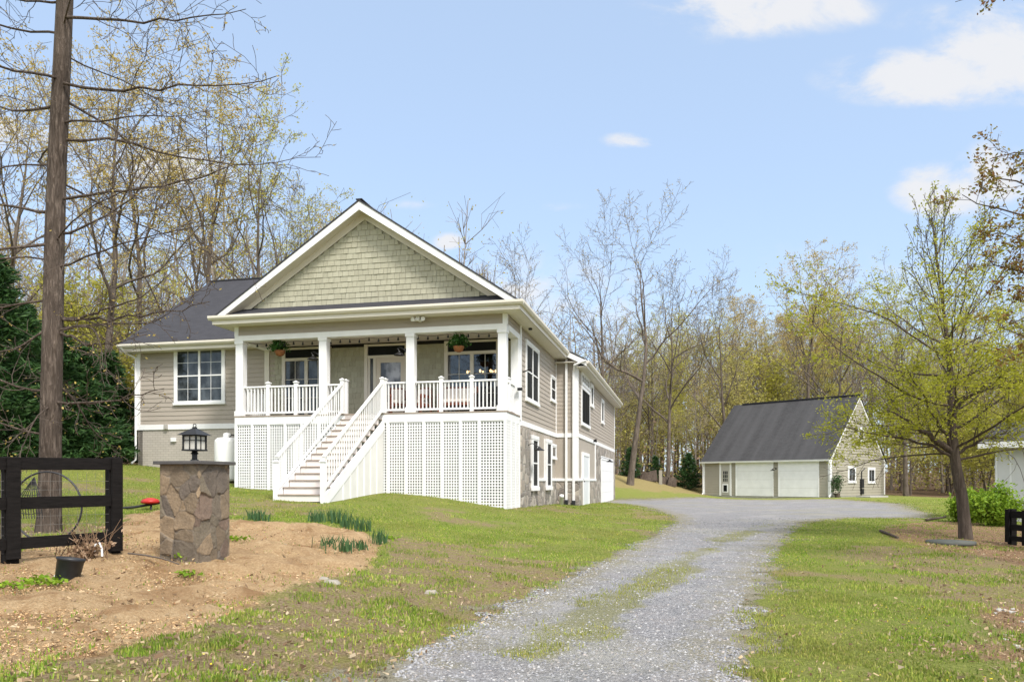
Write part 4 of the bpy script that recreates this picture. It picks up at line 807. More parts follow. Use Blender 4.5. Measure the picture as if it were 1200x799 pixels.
# rear roof with its front rake
re, rs_ = 6.42, .5; xe = XR + .42; xr = CX; zr2 = re + (xe - xr) * rs_
roof_slab('rear_roof', [(xe, Y2 - .35, re), (xe, Y3 + .4, re), (xr, Y3 + .4, zr2), (xr, Y2 - .35, zr2)], (0, 1, 0), (-1, 0, rs_), .05, MT['roof'], house)
roof_slab('rear_roof', [(-9.8, Y2, re + .2), (-9.8, Y3 + .4, re + .2), (xr, Y3 + .4, zr2), (xr, Y2, zr2)], (0, 1, 0), (5.3, 0, zr2 - re - .2), .05, MT['roof'], house)
mb = MB(); mb.prism([(xe, Y2 - .34, re - .05), (xe - 3, Y2 - .34, re + 3 * rs_ - .05), (xe - 3, Y2 - .34, re + 3 * rs_ - .3), (xe, Y2 - .34, re - .28)], (0, .04, 0)); mb.build('rake_board', MT['white'], house)
mb = MB(); mb.box(XR, xe - .02, Y2 - .3, Y3 + .38, re - .3, re - .27); mb.box(-.4, XR, Y2 - .3, Y2 + .02, re - .1, re - .07); mb.build('soffit', MT['soffit'], house)
mb = MB(); mb.box(xe - .03, xe - .01, Y2 - .3, Y3 + .38, re - .3, re - .06); mb.build('fascia', MT['trim'], house)
gutter((xe - .01, Y2 - .36), (xe - .01, Y3 + .42), (1, 0), re - .18)
# flood light under the front eave, gooseneck lamps on the columns
mb = MB(); a, z = fr(492, 373, -.05); z = 6.40; mb.tube([(a, -.0, z), (a, -.09, z)], .06, 10)
for k in (-1, 0, 1): mb.tube([(a + k * .05, -.07, z), (a + k * .13, -.17, z - .01), (a + k * .17, -.25, z + .02 - .02 * abs(k))], [.03, .05, .07], 10)
mb.build('flood_light', MT['white'], house)
for px, py in ((372.5, 415), (474.5, 410)):
    a, z = fr(px, py, 0); fn = lambda q, o, zz, a=a: (a - o, .1, zz); gooseneck(fn, 0, z, .22)
mb = MB(); y, z = sd(608, 455, .05); mb.box(.01, .16, y - .05, y + .05, z - .07, z + .02); mb.build('wall_lamp', MT['black'], house)
mb = MB(); y, z = sd(612.5, 436, .02); mb.tube([(.02, y, z), (.2, y, z + .06)], .02, 6); mb.tube([(.2, y, z + .06), (.32, y, z + .09)], .04, 8); mb.build('security_camera', MT['black'], house)
for px, py in ((621.5, 384),):
    mb = MB(); y, z = sd(px, py, .25); mb.lathe([(.05, 0), (.07, -.03), (.06, -.06)], 12, (.25, y, EZ)); mb.build('soffit_light', MT['black'], house)
# string lights under the porch beam
sl_o = thing('string_lights', 'string of small dark round bulbs hung along the porch beam', 'string lights', house.matrix_world.translation); sl_o.location = house.location; sl_o.rotation_euler = house.rotation_euler
mb = MB(); pts = []
for i in range(61): x = -PW + .3 + (PW - .6) * i / 60; pts.append((x, .3, zt - .01 - .045 * abs(math.sin(i * math.pi / 6))))
mb.tube(pts, .006, 5); mb.build('cable', MT['black'], sl_o)
for i in range(1, 26):
    x = -PW + .3 + (PW - .6) * i / 26; z = zt - .02 - .045 * abs(math.sin(i * 60 / 26 * math.pi / 6)); m = MB(); m.lathe([(.016, 0), (.018, -.03), (.033, -.055), (.036, -.075), (.02, -.1)], 8, (x, .3, z)); m.build('bulb', MT['plastic'], sl_o)
# warm chandelier seen through the right patio door
ch = thing('chandelier', 'lit chandelier glowing warm behind the right patio door', 'chandelier', toworld(-1.62, 3.1, 5.2), -HT)
m = MB(); m.tube([(0, 0, 0), (0, 0, .78)], .012, 6); m.tube([(math.cos(t) * .5, math.sin(t) * .18, -.02) for t in np.linspace(0, 6.28, 17)], .012, 6); m.tube([(-.5, 0, -.02), (.5, 0, -.02)], .012, 6); m.build('frame', MT['black'], ch)
for k in range(8): t = k * math.pi / 4; m = MB(); m.lathe([(.018, 0), (.035, .03), (.04, .06), (.02, .1)], 8, (math.cos(t) * .5, math.sin(t) * .18, -.01)); m.build('bulb', MT['bulb'], ch)

# ------------------------------------------------------------------ detached garage
GR = math.atan2(GU[1], GU[0]); gzb = .36
garage = thing('detached_garage', 'detached taupe garage with steep dark roof and two white doors at the drive end', 'garage', (GC[0], GC[1], gzb), GR)
house_now = garage; garage_ref[0] = garage
GW, GD, GE, GRZ = 10.0, 9.4, 2.62, 7.25
def _gl(v): dx, dy = v[0] - GC[0], v[1] - GC[1]; return (dx * GU[0] + dy * GU[1], dx * GV[0] + dy * GV[1], v[2] - gzb)
def gfr(px, py, Y=0.):
    o = _gl((0, 0, EYE)); w = ((px - 600) / F, 1., (HY - py) / F); d = (w[0] * GU[0] + w[1] * GU[1], w[0] * GV[0] + w[1] * GV[1], w[2]); t = (Y - o[1]) / d[1]; return o[0] + t * d[0], o[2] + t * d[2]
def gsd(px, py, X=0.):
    o = _gl((0, 0, EYE)); w = ((px - 600) / F, 1., (HY - py) / F); d = (w[0] * GU[0] + w[1] * GU[1], w[0] * GV[0] + w[1] * GV[1], w[2]); t = (X - o[0]) / d[0]; return o[1] + t * d[1], o[2] + t * d[2]
gs = (GRZ - GE) / (GD / 2)
mb = MB(); mb.prism([(-.02, .02, -.4), (-.02, GD - .02, -.4), (-.02, GD - .02, GE), (-.02, GD / 2, GRZ - .05), (-.02, .02, GE)], (-GW + .04, 0, 0)); mb.build('inner_wall', MT['gsiding'], garage)
g1 = front(0); g2 = side(0)
D = [(gfr(863.5, 560)[0], gfr(905.5, 560)[0]), (gfr(913.5, 560)[0], gfr(958.8, 560)[0])]; dz = gfr(935, 541.5)[1]
pd0, pd1 = gfr(843.5, 560)[0], gfr(857.5, 560)[0]
mb = MB(); clap(mb, g1, -GW, 0, .08, GE, .2, .04); clap(mb, g2, 0, GD, .08, GRZ, .2, .04, lambda z: max(0, (z - GE) / gs), lambda z: min(GD, GD - (z - GE) / gs)); mb.build('siding', MT['gsiding'], garage)
mb = MB(); mb.box(-GW + .01, -.01, -.01, .2, -.4, .08); mb.box(-.2, .01, .0, GD - .01, -.4, .08); mb.build('foundation_wall', MT['concrete'], garage)
for a0, a1 in D:
    m = MB(); fbox(m, g1, a0 - .08, a0, .0, .07, .0, dz + .14); fbox(m, g1, a1, a1 + .08, .0, .07, .0, dz + .14); fbox(m, g1, a0, a1, .0, .07, dz, dz + .14); d = m.build('garage_door', MT['white'], garage)
    p = MB()
    for i in range(4): fbox(p, g1, a0, a1, .0, .046, .0 + dz * i / 4 + .006, dz * (i + 1) / 4 - .002)
    p.build('door_panel', MT['white'], d)
    p = MB(); fbox(p, g1, a0 - .07, a1 + .07, .0, .055, dz + .14, GE - .05); p.build('header_board', MT['trim'], d)
m = MB(); h = gfr(850, 541)[1]; fbox(m, g1, pd0, pd0 + .14, 0, .07, .0, h); fbox(m, g1, pd1 - .14, pd1, 0, .07, .0, h); fbox(m, g1, pd0 + .14, pd1 - .14, 0, .07, h - .14, h); d = m.build('side_door', MT['white'], garage)
p = MB(); fbox(p, g1, pd0 + .14, pd1 - .14, 0, .046, .05, h - .14); p.build('door_leaf', plain('taupe_door', (.42, .40, .36), .6, .05, 3), d)
p = MB(); L0, L1 = pd0 + .3, pd1 - .3
for i in range(3):
    for j in range(3): fbox(p, g1, L0 + (L1 - L0) * i / 3 + .02, L0 + (L1 - L0) * (i + 1) / 3 - .02, .046, .054, 1.05 + .28 * j + .02, 1.05 + .28 * (j + 1) - .02)
p.build('pane', MT['glass'], d)
p = MB(); m_ = (L0 + L1) / 2; fbox(p, g1, m_ - .25, m_ + .25, .046, .07, .25, .9); p.build('pet_flap_frame', MT['white'], d); p = MB(); fbox(p, g1, m_ - .15, m_ + .15, .07, .078, .32, .8); p.build('pet_flap', MT['glass_dark'], d)
house_now = garage; gooseneck(g1, (D[0][1] + D[1][0]) / 2, 2.0, .5)
mb = MB()
for a, b in ((-GW - .01, -GW + .14), (-.14, .01)): fbox(mb, g1, a, b, 0, .055, .08, GE)
fbox(mb, g2, .0, .15, 0, .055, .08, GE); fbox(mb, g2, GD - .15, GD, 0, .055, .08, GE); mb.build('corner_board', MT['white'], garage)
mb = MB(); mb.prism([(.0, -.1, GE - .08), (.0, GD / 2, GRZ + .05), (.0, GD / 2, GRZ - .2), (.0, .12, GE - .08)], (.05, 0, 0)); mb.prism([(.0, GD + .1, GE - .08), (.0, GD - .12, GE - .08), (.0, GD / 2, GRZ - .2), (.0, GD / 2, GRZ + .05)], (.05, 0, 0)); mb.build('rake_board', MT['white'], garage)
for sy, y0, y1 in ((1, -.28, GD / 2), (-1, GD + .28, GD / 2)):
    roof_slab('roof', [(-GW - .12, y0, GE - .02 - (.0)), (.1, y0, GE - .02), (.1, y1, GRZ + .1), (-GW - .12, y1, GRZ + .1)], (1, 0, 0), (0, y1 - y0, GRZ + .12 - GE), .06, MT['groof'], garage)
mb = MB(); mb.box(-GW + .7, .1, GD / 2 - .12, GD / 2 + .12, GRZ + .09, GRZ + .17); mb.build('ridge_vent', MT['roof'], garage)
mb = MB(); p = Vector((-GW - .12, -.24, GE - .14)); mb.prism([p, p + Vector((0, -.1, .0)), p + Vector((0, -.13, .12)), p + Vector((0, 0, .12))], (GW + .2, 0, 0)); mb.box(-GW - .1, .05, -.24, .0, GE - .12, GE - .09); mb.build('gutter', MT['white'], garage)
for x, s in ((-GW + .02, -1), (.03, 1)):
    m = MB(); m.tube([(x, -.25, GE - .12), (x, -.2, GE - .25), (x, -.09, GE - .4), (x, -.09, .2), (x, -.25, .0)], .05, 8); m.build('downspout', MT['white'], garage)
def gw(pl, pr, yt, yb, **k): b0, z1 = gsd(pl, yt); b1 = gsd(pr, yt)[0]; z0 = gsd(pl, yb)[1]; window(g2, b0, b1, z0, z1, **k)
gw(993, 1002.3, 546, 566, cols=(2,), rows=(1,), casing=.14); gw(1016.3, 1024.8, 547.5, 566.5, cols=(2,), rows=(1,), casing=.14); gw(1005, 1012, 500, 518.5, cols=(1,), rows=(1,), casing=.16)
mb = MB(); y, z = gsd(1008.5, 570); fbox(mb, g2, y - .2, y + .2, .02, .18, z - .1, z + .55); mb.tube([(.08, y, z + .55), (.08, y, z + 1.1), (.2, y + .3, z + 1.35)], .035, 8); fbox(mb, g2, y - .15, y + .15, .02, .2, z - .55, z - .15); mb.build('utility_meter', MT['plastic'], garage)

# neighbouring shed on the right edge
sx, sy = px2w(1166, 560, 25)[:2]; shz = gz(sx, sy) - .1
shed = thing('shed', 'white board sided shed with a shallow roof behind the bright green shrubs', 'shed', (sx, sy, shz), R(-47))
mb = MB(); mb.box(0, 8, 0, 4, -.3, 2.62); mb.build('wall', plain('white_board', (.62, .62, .62), .7, .06, 3), shed)
mb = MB()
for k in range(20): mb.box(.02 + k * .4, .07 + k * .4, -.02, 0, -.3, 2.62)
mb.build('batten', MT['white'], shed)
mb = MB(); mb.box(1.55, 2.5, -.03, -.005, 0, 2.1); mb.build('door', MT['plastic'], shed)
roof_slab('roof', [(-.35, -.45, 2.72), (8.4, -.45, 2.72), (8.4, 2, 3.5), (-.35, 2, 3.5)], (1, 0, 0), (0, 2.45, .78), .06, MT['groof'], shed); roof_slab('roof', [(-.35, 4.45, 2.72), (8.4, 4.45, 2.72), (8.4, 2, 3.5), (-.35, 2, 3.5)], (1, 0, 0), (0, -2.45, .78), .06, MT['groof'], shed)
mb = MB(); mb.box(-.37, 8.4, -.5, -.44, 2.5, 2.7); mb.prism([(-.38, -.45, 2.66), (-.38, 2, 3.44), (-.38, 2, 3.26), (-.38, -.45, 2.48)], (.04, 0, 0)); mb.prism([(0, 0, 2.6), (0, 4, 2.6), (0, 2, 3.4)], (.06, 0, 0)); mb.build('fascia', MT['white'], shed)

# ------------------------------------------------------------------ stone pillar and its lantern
pc = px2w(229, 655, 9.62); PZ = gz(pc.x, pc.y) - .06; PH = px2w(229, 544, 9.62).z - PZ; PR = R(-15.7)
def build_pillar():
    t = thing('stone_pillar', 'square flagstone pillar with a thin dark slab cap beside the black fence', 'pillar', (pc.x, pc.y, PZ), PR)
    r = np.random.default_rng(12); hw = .292; seeds = r.uniform((-.5, -.5, -.1), (.5, .5, PH + .2), (190, 3)); seeds[:, 2] = r.uniform(-.1, PH + .2, 190)
    cols_ = np.array([(.175, .132, .088), (.14, .112, .082), (.20, .15, .098), (.115, .092, .072), (.16, .112, .082), (.24, .175, .11), (.165, .135, .096)]); ci = r.integers(0, len(cols_), 190); sc_ = cols_[ci] * r.uniform(.8, 1.15, (190, 1)); push = r.uniform(-.005, .008, 190); tilt = r.normal(0, .05, (190, 3))
    V = []; Fc = []; C = []; off = 0; nu, nv = 70, 130
    for k in range(4):
        ca, sa = (1, 0, -1, 0)[k], (0, 1, 0, -1)[k]
        U, W = np.meshgrid(np.linspace(-hw, hw, nu), np.linspace(0, PH, nv)); X = ca * U + sa * hw; Y = sa * U - ca * hw; N_ = np.array((sa, -ca, 0.))
        P = np.stack([X, Y, W], -1).reshape(-1, 3); Q = P + np.stack([(fbm(P[:, 2] * 7 + k, P[:, 0] * 7 + P[:, 1] * 7, 3, 1) - .5) * .06, (fbm(P[:, 2] * 7, P[:, 0] * 7 - P[:, 1] * 7 + 9, 3, 2) - .5) * .06, (fbm(P[:, 0] * 9 + P[:, 1] * 9, P[:, 2] * 9, 3, 3) - .5) * .06], -1)
        d = np.sqrt((((Q[:, None] - seeds[None]) * np.array((1, 1, .8))) ** 2).sum(-1)); ii = np.argsort(d, 1)[:, :2]; a, b = ii[:, 0], ii[:, 1]; e = np.take_along_axis(d, ii, 1); ed = (e[:, 1] - e[:, 0])
        m = np.clip(1 - ed / .0085, 0, 1); h = push[a] + ((P - seeds[a]) * tilt[a]).sum(-1) * .9 + (fbm(P[:, 0] * 30 + P[:, 1] * 30, P[:, 2] * 30, 3, 6) - .5) * .008; h = h * (1 - m) - .005 * m
        edge_ = np.clip((np.abs(U.ravel()) - (hw - .012)) / .012, 0, 1); h = h * (1 - edge_)
        V.append(P + N_ * h[:, None]); c = sc_[a] * (1 - m[:, None]) + np.array((.12, .10, .08)) * m[:, None]; C.append(c)
        i = np.arange(nv - 1)[:, None] * nu + np.arange(nu - 1)[None]; Fc.append(np.stack([i, i + 1, i + nu + 1, i + nu], -1).reshape(-1, 4) + off); off += nu * nv
    o = np_mesh('shaft', np.concatenate(V), np.concatenate(Fc), MT['flag'], t, True); at = o.data.color_attributes.new('stone', 'FLOAT_COLOR', 'POINT'); CC = np.ones((off, 4), np.float32); CC[:, :3] = np.concatenate(C); at.data.foreach_set('color', CC.ravel())
    m = MB(); w = .35; m.box(-w, w, -w, w, PH - .005, PH + .038); m.build('cap', MT['slate'], t, bevel=.006)
build_pillar()
lan = thing('lantern', 'black square lantern with frosted panes on top of the stone pillar', 'lantern', (pc.x - .01, pc.y, PZ + PH + .038), PR)
m = MB(); m.lathe([(.06, 0), (.05, .02), (.034, .03), (.034, .09), (.05, .1), (.03, .125), (.06, .135)], 14); m.build('base', MT['black'], lan)
m = MB(); h0, h1, w = .135, .335, .095; m.box(-w - .015, w + .015, -w - .015, w + .015, h0, h0 + .018); m.box(-w - .01, w + .01, -w - .01, w + .01, h1 - .015, h1)
for sx_ in (-w, w):
    for sy_ in (-w, w): m.box(sx_ - .009, sx_ + .009, sy_ - .009, sy_ + .009, h0 + .018, h1 - .015)
for s in (-1, 1):
    for q in (-.0,): m.box(-.005 + q, .005 + q, s * w - .004, s * w + .004, h0 + .018, h1 - .015); m.box(s * w - .004, s * w + .004, -.005 + q, .005 + q, h0 + .018, h1 - .015)
    m.box(-w, w, s * w - .003, s * w + .003, h0 + .13, h0 + .138); m.box(s * w - .003, s * w + .003, -w, w, h0 + .13, h0 + .138)
m.build('cage', MT['black'], lan)
m = MB(); w2 = w - .008; m.box(-w2, w2, -w2, w2, h0 + .018, h1 - .015); m.build('pane', MT['frosted'], lan)
m = MB(); r0 = .15; m.hexa([(-r0, -r0, h1), (r0, -r0, h1), (r0, r0, h1), (-r0, r0, h1), (-.03, -.03, h1 + .085), (.03, -.03, h1 + .085), (.03, .03, h1 + .085), (-.03, .03, h1 + .085)]); m.box(-.022, .022, -.022, .022, h1 + .085, h1 + .105); m.tube([(math.cos(t) * .022, 0, h1 + .125 + math.sin(t) * .022) for t in np.linspace(0, 6.28, 13)], .005, 6); m.build('roof', MT['black'], lan)

# ------------------------------------------------------------------ fences
def fence(name, label, p0, p1, H, offs, posts, rails, mesh=True, ext0=0., ext1=0., tw=.15):
    """a board fence from p0 to p1 (world), rails given as height ranges"""
    P0, P1 = Vector((*p0, 0)), Vector((*p1, 0)); dv = P1 - P0; L = dv.length; a = math.atan2(dv.y, dv.x); t = thing(name, label, 'fence', (P0.x, P0.y, 0), a)
    for s, wd, dp, top in posts:
        q = P0 + dv.normalized() * s; g = gz(q.x, q.y); m = MB(); m.box(s - wd / 2, s + wd / 2, offs, offs + dp, g - .15, top); m.build('post', MT['fence'], t, bevel=.006)
        m = MB(); m.box(s - wd * .46, s + wd * .46, offs - .066, offs - .028, g + .06, top - .01); m.build('face_board', MT['fence'], t, bevel=.004)
    for z0, z1, e0, e1 in rails:
        m = MB(); m.hexa([(-ext0, offs - .027, z0), (L + ext1, offs - .027, e0), (L + ext1, offs - .001, e0), (-ext0, offs - .001, z0), (-ext0, offs - .027, z1), (L + ext1, offs - .027, e1), (L + ext1, offs - .001, e1), (-ext0, offs - .001, z1)]); m.build('rail', MT['fence'], t, bevel=.004)
    if mesh:
        m = MB(); zb, zt_ = rails[-1][0], rails[0][0]
        k = -ext0
        while k < L: m.tube([(k, offs + .012, zb), (k, offs + .012, zt_)], .0016, 4, False); k += .1
        for j in range(9): z = zb + (zt_ - zb) * j / 9; m.tube([(-ext0, offs + .016, z), (L, offs + .016, z)], .0016, 4, False)
        m.build('wire_mesh', MT['wire'], t)
    return t
fa = px2w(14, 600, 8.45); fb = px2w(135, 600, 9.35); top = px2w(0, 535, 8.45).z
zz = lambda py, d: EYE + (HY - py) / F * d
fence('fence', 'black three board fence with wire mesh at the left edge beside the pillar', (fa.x, fa.y), (fb.x, fb.y), 1.2, 0, [(-2.0, .15, .1, top), (0, .15, .12, top), ((fb - fa).length, .14, .12, zz(535.5, 9.35))],
      [(zz(553, 8.45), zz(538, 8.45), zz(550.5, 9.35), zz(537, 9.35)), (zz(600, 8.45), zz(585, 8.45), zz(592.5, 9.35), zz(579.5, 9.35)), (zz(648, 8.45), zz(634, 8.45), zz(634.5, 9.35), zz(622, 9.35))], True, 2.6, .06)
fc = px2w(1183, 630, 17.4); fd = px2w(1260, 630, 15.2); g0 = zz(637, 17.4)
fence('fence', 'low black board fence at the right edge below the green shrubs', (fc.x, fc.y), (fd.x, fd.y), .8, 0, [(0, .16, .12, zz(596, 17.4)), (.62, .13, .1, zz(596, 17.4)), ((fd - fc).length, .15, .12, zz(596, 17.4))],
      [(zz(606, 17.4), zz(598, 17.4)) * 2, (zz(620.5, 17.4), zz(613.5, 17.4)) * 2, (zz(633, 17.4), zz(627, 17.4)) * 2], False, 0, 1.5)

# ------------------------------------------------------------------ small things
def leaf_quads(P, size, r, flat=0., aspect=.6, jit=.5):
    """one small leaf card per point, turned at random"""
    n = len(P); a = r.normal(size=(n, 3)); a[:, 2] *= (1 - flat); a /= np.linalg.norm(a, axis=1)[:, None]; b = r.normal(size=(n, 3)); b[:, 2] *= (1 - flat); b -= a * (a * b).sum(1)[:, None]; b /= np.linalg.norm(b, axis=1)[:, None]
    s = size * (1 - jit + 2 * jit * r.random((n, 1))) * .5; V = np.stack([P - a * s, P + b * s * aspect, P + a * s, P - b * s * aspect], 1); return V.reshape(-1, 3), np.arange(n * 4).reshape(n, 4)
# black pot
q = on_ground(69, 684); pot = thing('plant_pot', 'black plastic nursery pot leaning on the bare soil below the fence', 'pot', (q[0], q[1] + .12, gz(q[0], q[1]) - .02)); pot.rotation_euler = (R(-6), R(8), 0); pot.scale = (.84, .84, .9)
m = MB(); m.lathe([(.122, 0), (.128, .01), (.146, .26), (.156, .265), (.158, .295), (.146, .297), (.138, .26), (.12, .2), (.0, .2)], 26); m.build('shell', MT['plastic'], pot, True)
m = MB(); m.box(-.142, -.135, -.035, .0, .03, .085); m.build('tag', MT['white'], pot)
q = on_ground(100, 655); dp = thing('dry_shrub', 'dry leafless twiggy plant with a white ribbon behind the black pot', 'plant', (q[0], q[1], gz(*q)))
r_ = np.random.default_rng(4); m = MB(); tips = []
for i in range(34):
    a = r_.random() * 6.28; L = .2 + .32 * r_.random(); sp = .1 + .3 * r_.random(); b = (r_.normal() * .12, r_.normal() * .05, 0); p = [b, (b[0] + math.cos(a) * sp * .4, b[1] + math.sin(a) * sp * .3, L * .6), (b[0] + math.cos(a) * sp, b[1] + math.sin(a) * sp * .6, L)]; m.tube(p, [.006, .004, .0025], 4); tips.append(p)
m.build('stems', MT['dry'], dp)
P = np.array([np.array(t_[int(r_.integers(1, 3))]) * r_.uniform(.2, .9) + r_.normal(0, .04, 3) for t_ in tips for _ in range(14)]); P[:, 2] = np.abs(P[:, 2]) * .7; V, Fc = leaf_quads(P, .05, r_); np_mesh('dead_leaves', V, Fc, MT['dry'], dp)
m = MB(); m.tube([(.14, -.06, .1), (.16, -.07, .18), (.2, -.06, .2), (.23, -.06, .13), (.24, -.07, .04)], .012, 6); m.build('ribbon', MT['white'], dp)
# hoop with a net behind the fence
hp = px2w(55, 600, 10.1); hoop = thing('wire_hoop', 'large thin black hoop with hanging net behind the left fence', 'hoop', (hp.x, hp.y, gz(hp.x, hp.y))); cz = .52; rr_ = .47
m = MB(); m.tube([(math.cos(t) * rr_, 0, cz + math.sin(t) * rr_) for t in np.linspace(0, 6.283, 41)], .013, 6, False); m.build('rim', MT['plastic'], hoop)
m = MB(); ap = (-.18, .02, cz + .4)
for k in range(9):
    x = -.38 + k * .036; m.tube([ap, (x, .0, cz + .12), (x + .02, .02, cz - .16)], .006, 4)
for z in (.25, .17, .09, .01, -.08): m.tube([(-.4 + .1 * max(0, z), 0, cz + z), (-.24, .03, cz + z - .02), (-.07 - .1 * max(0, z), 0, cz + z)], .005, 4)
m.build('net', MT['plastic'], hoop)
# red object on a long black bar on the lawn
q = px2w(168, 590, 15.5); g = gz(q.x, q.y); bar_ = thing('garden_tool', 'red topped long black bar lying on the lawn behind the pillar', 'tool', (q.x, q.y, g)); m = MB(); m.tube([(-.7, 0, .02), (-.2, .05, .06), (.6, .1, .2)], .03, 6); m.tube([(.14, .05, .12), (.2, -.1, .0)], .02, 6); m.build('bar', MT['plastic'], bar_)
m = MB(); m.lathe([(.02, 0), (.17, .02), (.19, .05), (.15, .10), (.06, .13), (.01, .135)], 18, (.12, .05, .12)); m.build('red_top', MT['red'], bar_, True)
# propane tank
tx = fr(257, 510, PD - .1); tw_ = toworld(fr(266, 520, PD - .7)[0], PD - .7); tg = gz(tw_[0], tw_[1]); tz = px2w(262, 511, tw_[1]).z - tg
tank = thing('propane_tank', 'white upright propane tank beside the porch lattice and block wall', 'tank', (tw_[0], tw_[1], tg)); m = MB(); rad = .41; m.lathe([(.2, 0), (.38, .03), (rad, .12), (rad, tz - .22), (.39, tz - .13), (.3, tz - .06), (.14, tz - .04), (.02, tz - .03)], 28); m.build('vessel', MT['tank'], tank, True)
m = MB(); m.lathe([(.13, tz - .1), (.13, tz + .04), (.11, tz + .1), (.02, tz + .12)], 16); m.build('valve_hood', MT['tank'], tank, True); m = MB(); m.tube([(.12, -.1, tz - .05), (.2, -.12, tz + .04), (.34, .1, tz)], .02, 6); m.build('hose', MT['plastic'], tank)
# hanging ferns
def fern(px, py, label):
    a, z = fr(px, py, .32); w = toworld(a, .32); t = thing('hanging_fern', label, 'hanging plant', (w[0], w[1], z), 0, 'hanging ferns on the porch'); r = np.random.default_rng(int(px)); m = MB()
    m.lathe([(.05, -.2), (.12, -.17), (.16, -.08), (.17, -.02), (.15, -.02)], 16); m.build('basket', MT['terracotta'], t, True)
    m = MB()
    for k in range(3): c, s = math.cos(k * 2.1), math.sin(k * 2.1); m.tube([(c * .16, s * .16, -.02), (0, 0, zt - z + .1)], .005, 4)
    m.build('hanger', MT['black'], t)
    V = []; Fc = []; P = []
    for k in range(70):
        az = r.random() * 6.28; L = .2 + .2 * r.random(); up = .1 + .28 * r.random()
        for s in np.linspace(.1, 1, 12): P.append((math.cos(az) * L * s, math.sin(az) * L * s, up * math.sin(s * 2.4) - .12 * s * s + .0))
    P = np.array(P) + r.normal(0, .012, (len(P), 3)); v, f = leaf_quads(P, .085, r, 0, .4); np_mesh('fronds', v, f, MT['fernleaf'], t)
fern(328, 410, 'hanging fern in a coir basket in the left porch bay'); fern(537.5, 405, 'hanging fern in a coir basket before the right patio door')
# porch seating
def seat(a, b, wid, label, rz=0, dark=False):
    w = toworld(a, b, ZD + .003); t = thing('porch_chair', label, 'chair', w, -HT + rz, None if dark else 'cushioned wooden seats on the porch'); fm = MT['plastic'] if dark else MT['redwood']; h = wid / 2
    for sx_ in (-h, h):
        for y in (-.28, .28):
            m = MB(); m.box(sx_ - .03, sx_ + .03, y - .03, y + .03, 0, .55 if y < 0 else .85); m.build('leg', fm, t, bevel=.005)
        m = MB(); m.prism([(sx_ - .04, -.34, .6), (sx_ - .04, -.2, .66), (sx_ - .04, .1, .62), (sx_ - .04, .3, .6), (sx_ - .04, .3, .55), (sx_ - .04, -.32, .54)], (.08, 0, 0)); m.build('armrest', fm, t, bevel=.005)
    m = MB(); m.box(-h, h, -.3, .3, .28, .36); m.build('seat_frame', fm, t, bevel=.005)
    m = MB(); n = max(3, int(wid / .14))
    for k in range(n): x = -h + .06 + (wid - .12) * k / (n - 1); m.box(x - .04, x + .04, .27, .3, .36, .9)
    m.box(-h, h, .25, .31, .84, .92); m.build('backrest', fm, t, bevel=.005)
    if not dark:
        k = 2 if wid > 1 else 1
        for i in range(k):
            x0 = -h + .05 + (wid - .1) * i / k; x1 = -h + .05 + (wid - .1) * (i + 1) / k - .01
            m = MB(); m.box(x0, x1, -.3, .24, .365, .47); m.build('seat_cushion', MT['cushion'], t, bevel=.03); m = MB(); m.hexa([(x0, .1, .47), (x1, .1, .47), (x1, .22, .47), (x0, .22, .47), (x0, .16, .86), (x1, .16, .86), (x1, .25, .86), (x0, .25, .86)]); m.build('back_cushion', MT['cushion'], t, bevel=.03)
seat(fr(466, 470, .9)[0], .95, .5, 'small wooden chair with pale cushions between stair rail and porch column', .5); seat(fr(491, 470, 1.)[0], 1.05, .5, 'wooden armchair with pale cushions just right of the third porch column', -.3); seat(fr(536, 470, 1.)[0], 1.1, 1.15, 'wide wooden loveseat with white cushions behind the right porch railing'); seat(fr(571, 470, 1.)[0], 1.15, .6, 'dark chair at the right end of the porch', .2, True)
# odds and ends out on the ground
q = on_ground(1114, 637); m = MB(); m.lathe([(.5, 0), (.5, .03), (.5, .07), (.1, .09), (.01, .09)], 26); o = m.build('well_lid', plain('grey_green_lid', (.085, .09, .08), .8, .2, 5), None, True); o.location = (q[0], q[1], gz(*q) - .005); tag(o, 'flat grey green round lid lying in the mulch by the tree', 'lid')
q = toworld(*[(fr(658, 587, Y2 - .5)[0], Y2 - .5)][0]); m = MB(); m.lathe([(.08, -.1), (.08, .28), (.095, .28), (.095, .4), (.02, .42)], 14); o = m.build('vent_pipe', MT['white'], None, True); o.location = (q[0], q[1], gz(q[0], q[1])); tag(o, 'short white capped pipe sticking up beside the stone base', 'pipe')
q = px2w(774, 572, 58.5); m = MB(); m.box(-.12, .12, -.1, .1, -.2, 1.1); o = m.build('marker_post', MT['stake'], None); o.location = (q.x, q.y, gz(q.x, q.y)); tag(o, 'pale wooden stake on the straw bank beyond the house', 'post')
for px, py, d, lab in ((758, 561, 60, 'low dark covered heap at the top of the straw bank'), (783, 566, 60.5, 'small dark heap behind the pale stake on the bank')):
    q = px2w(px, py, d); r = np.random.default_rng(px); m = MB()
    for k in range(9): a = r.normal(0, .55); b = r.normal(0, .3); s = .2 + .25 * r.random(); m.hexa([tuple(np.array((x * s + a, y * s + b, z)) + r.normal(0, .05, 3)) for z, kk in ((-.1, 1), (.5 * s + .4, .7)) for x, y in ((-kk, -kk), (kk, -kk), (kk, kk), (-kk, kk))])
    o = m.build('brush_pile', MT['bark_dark'], None); o.location = (q.x, q.y, gz(q.x, q.y)); tag(o, lab, 'pile')
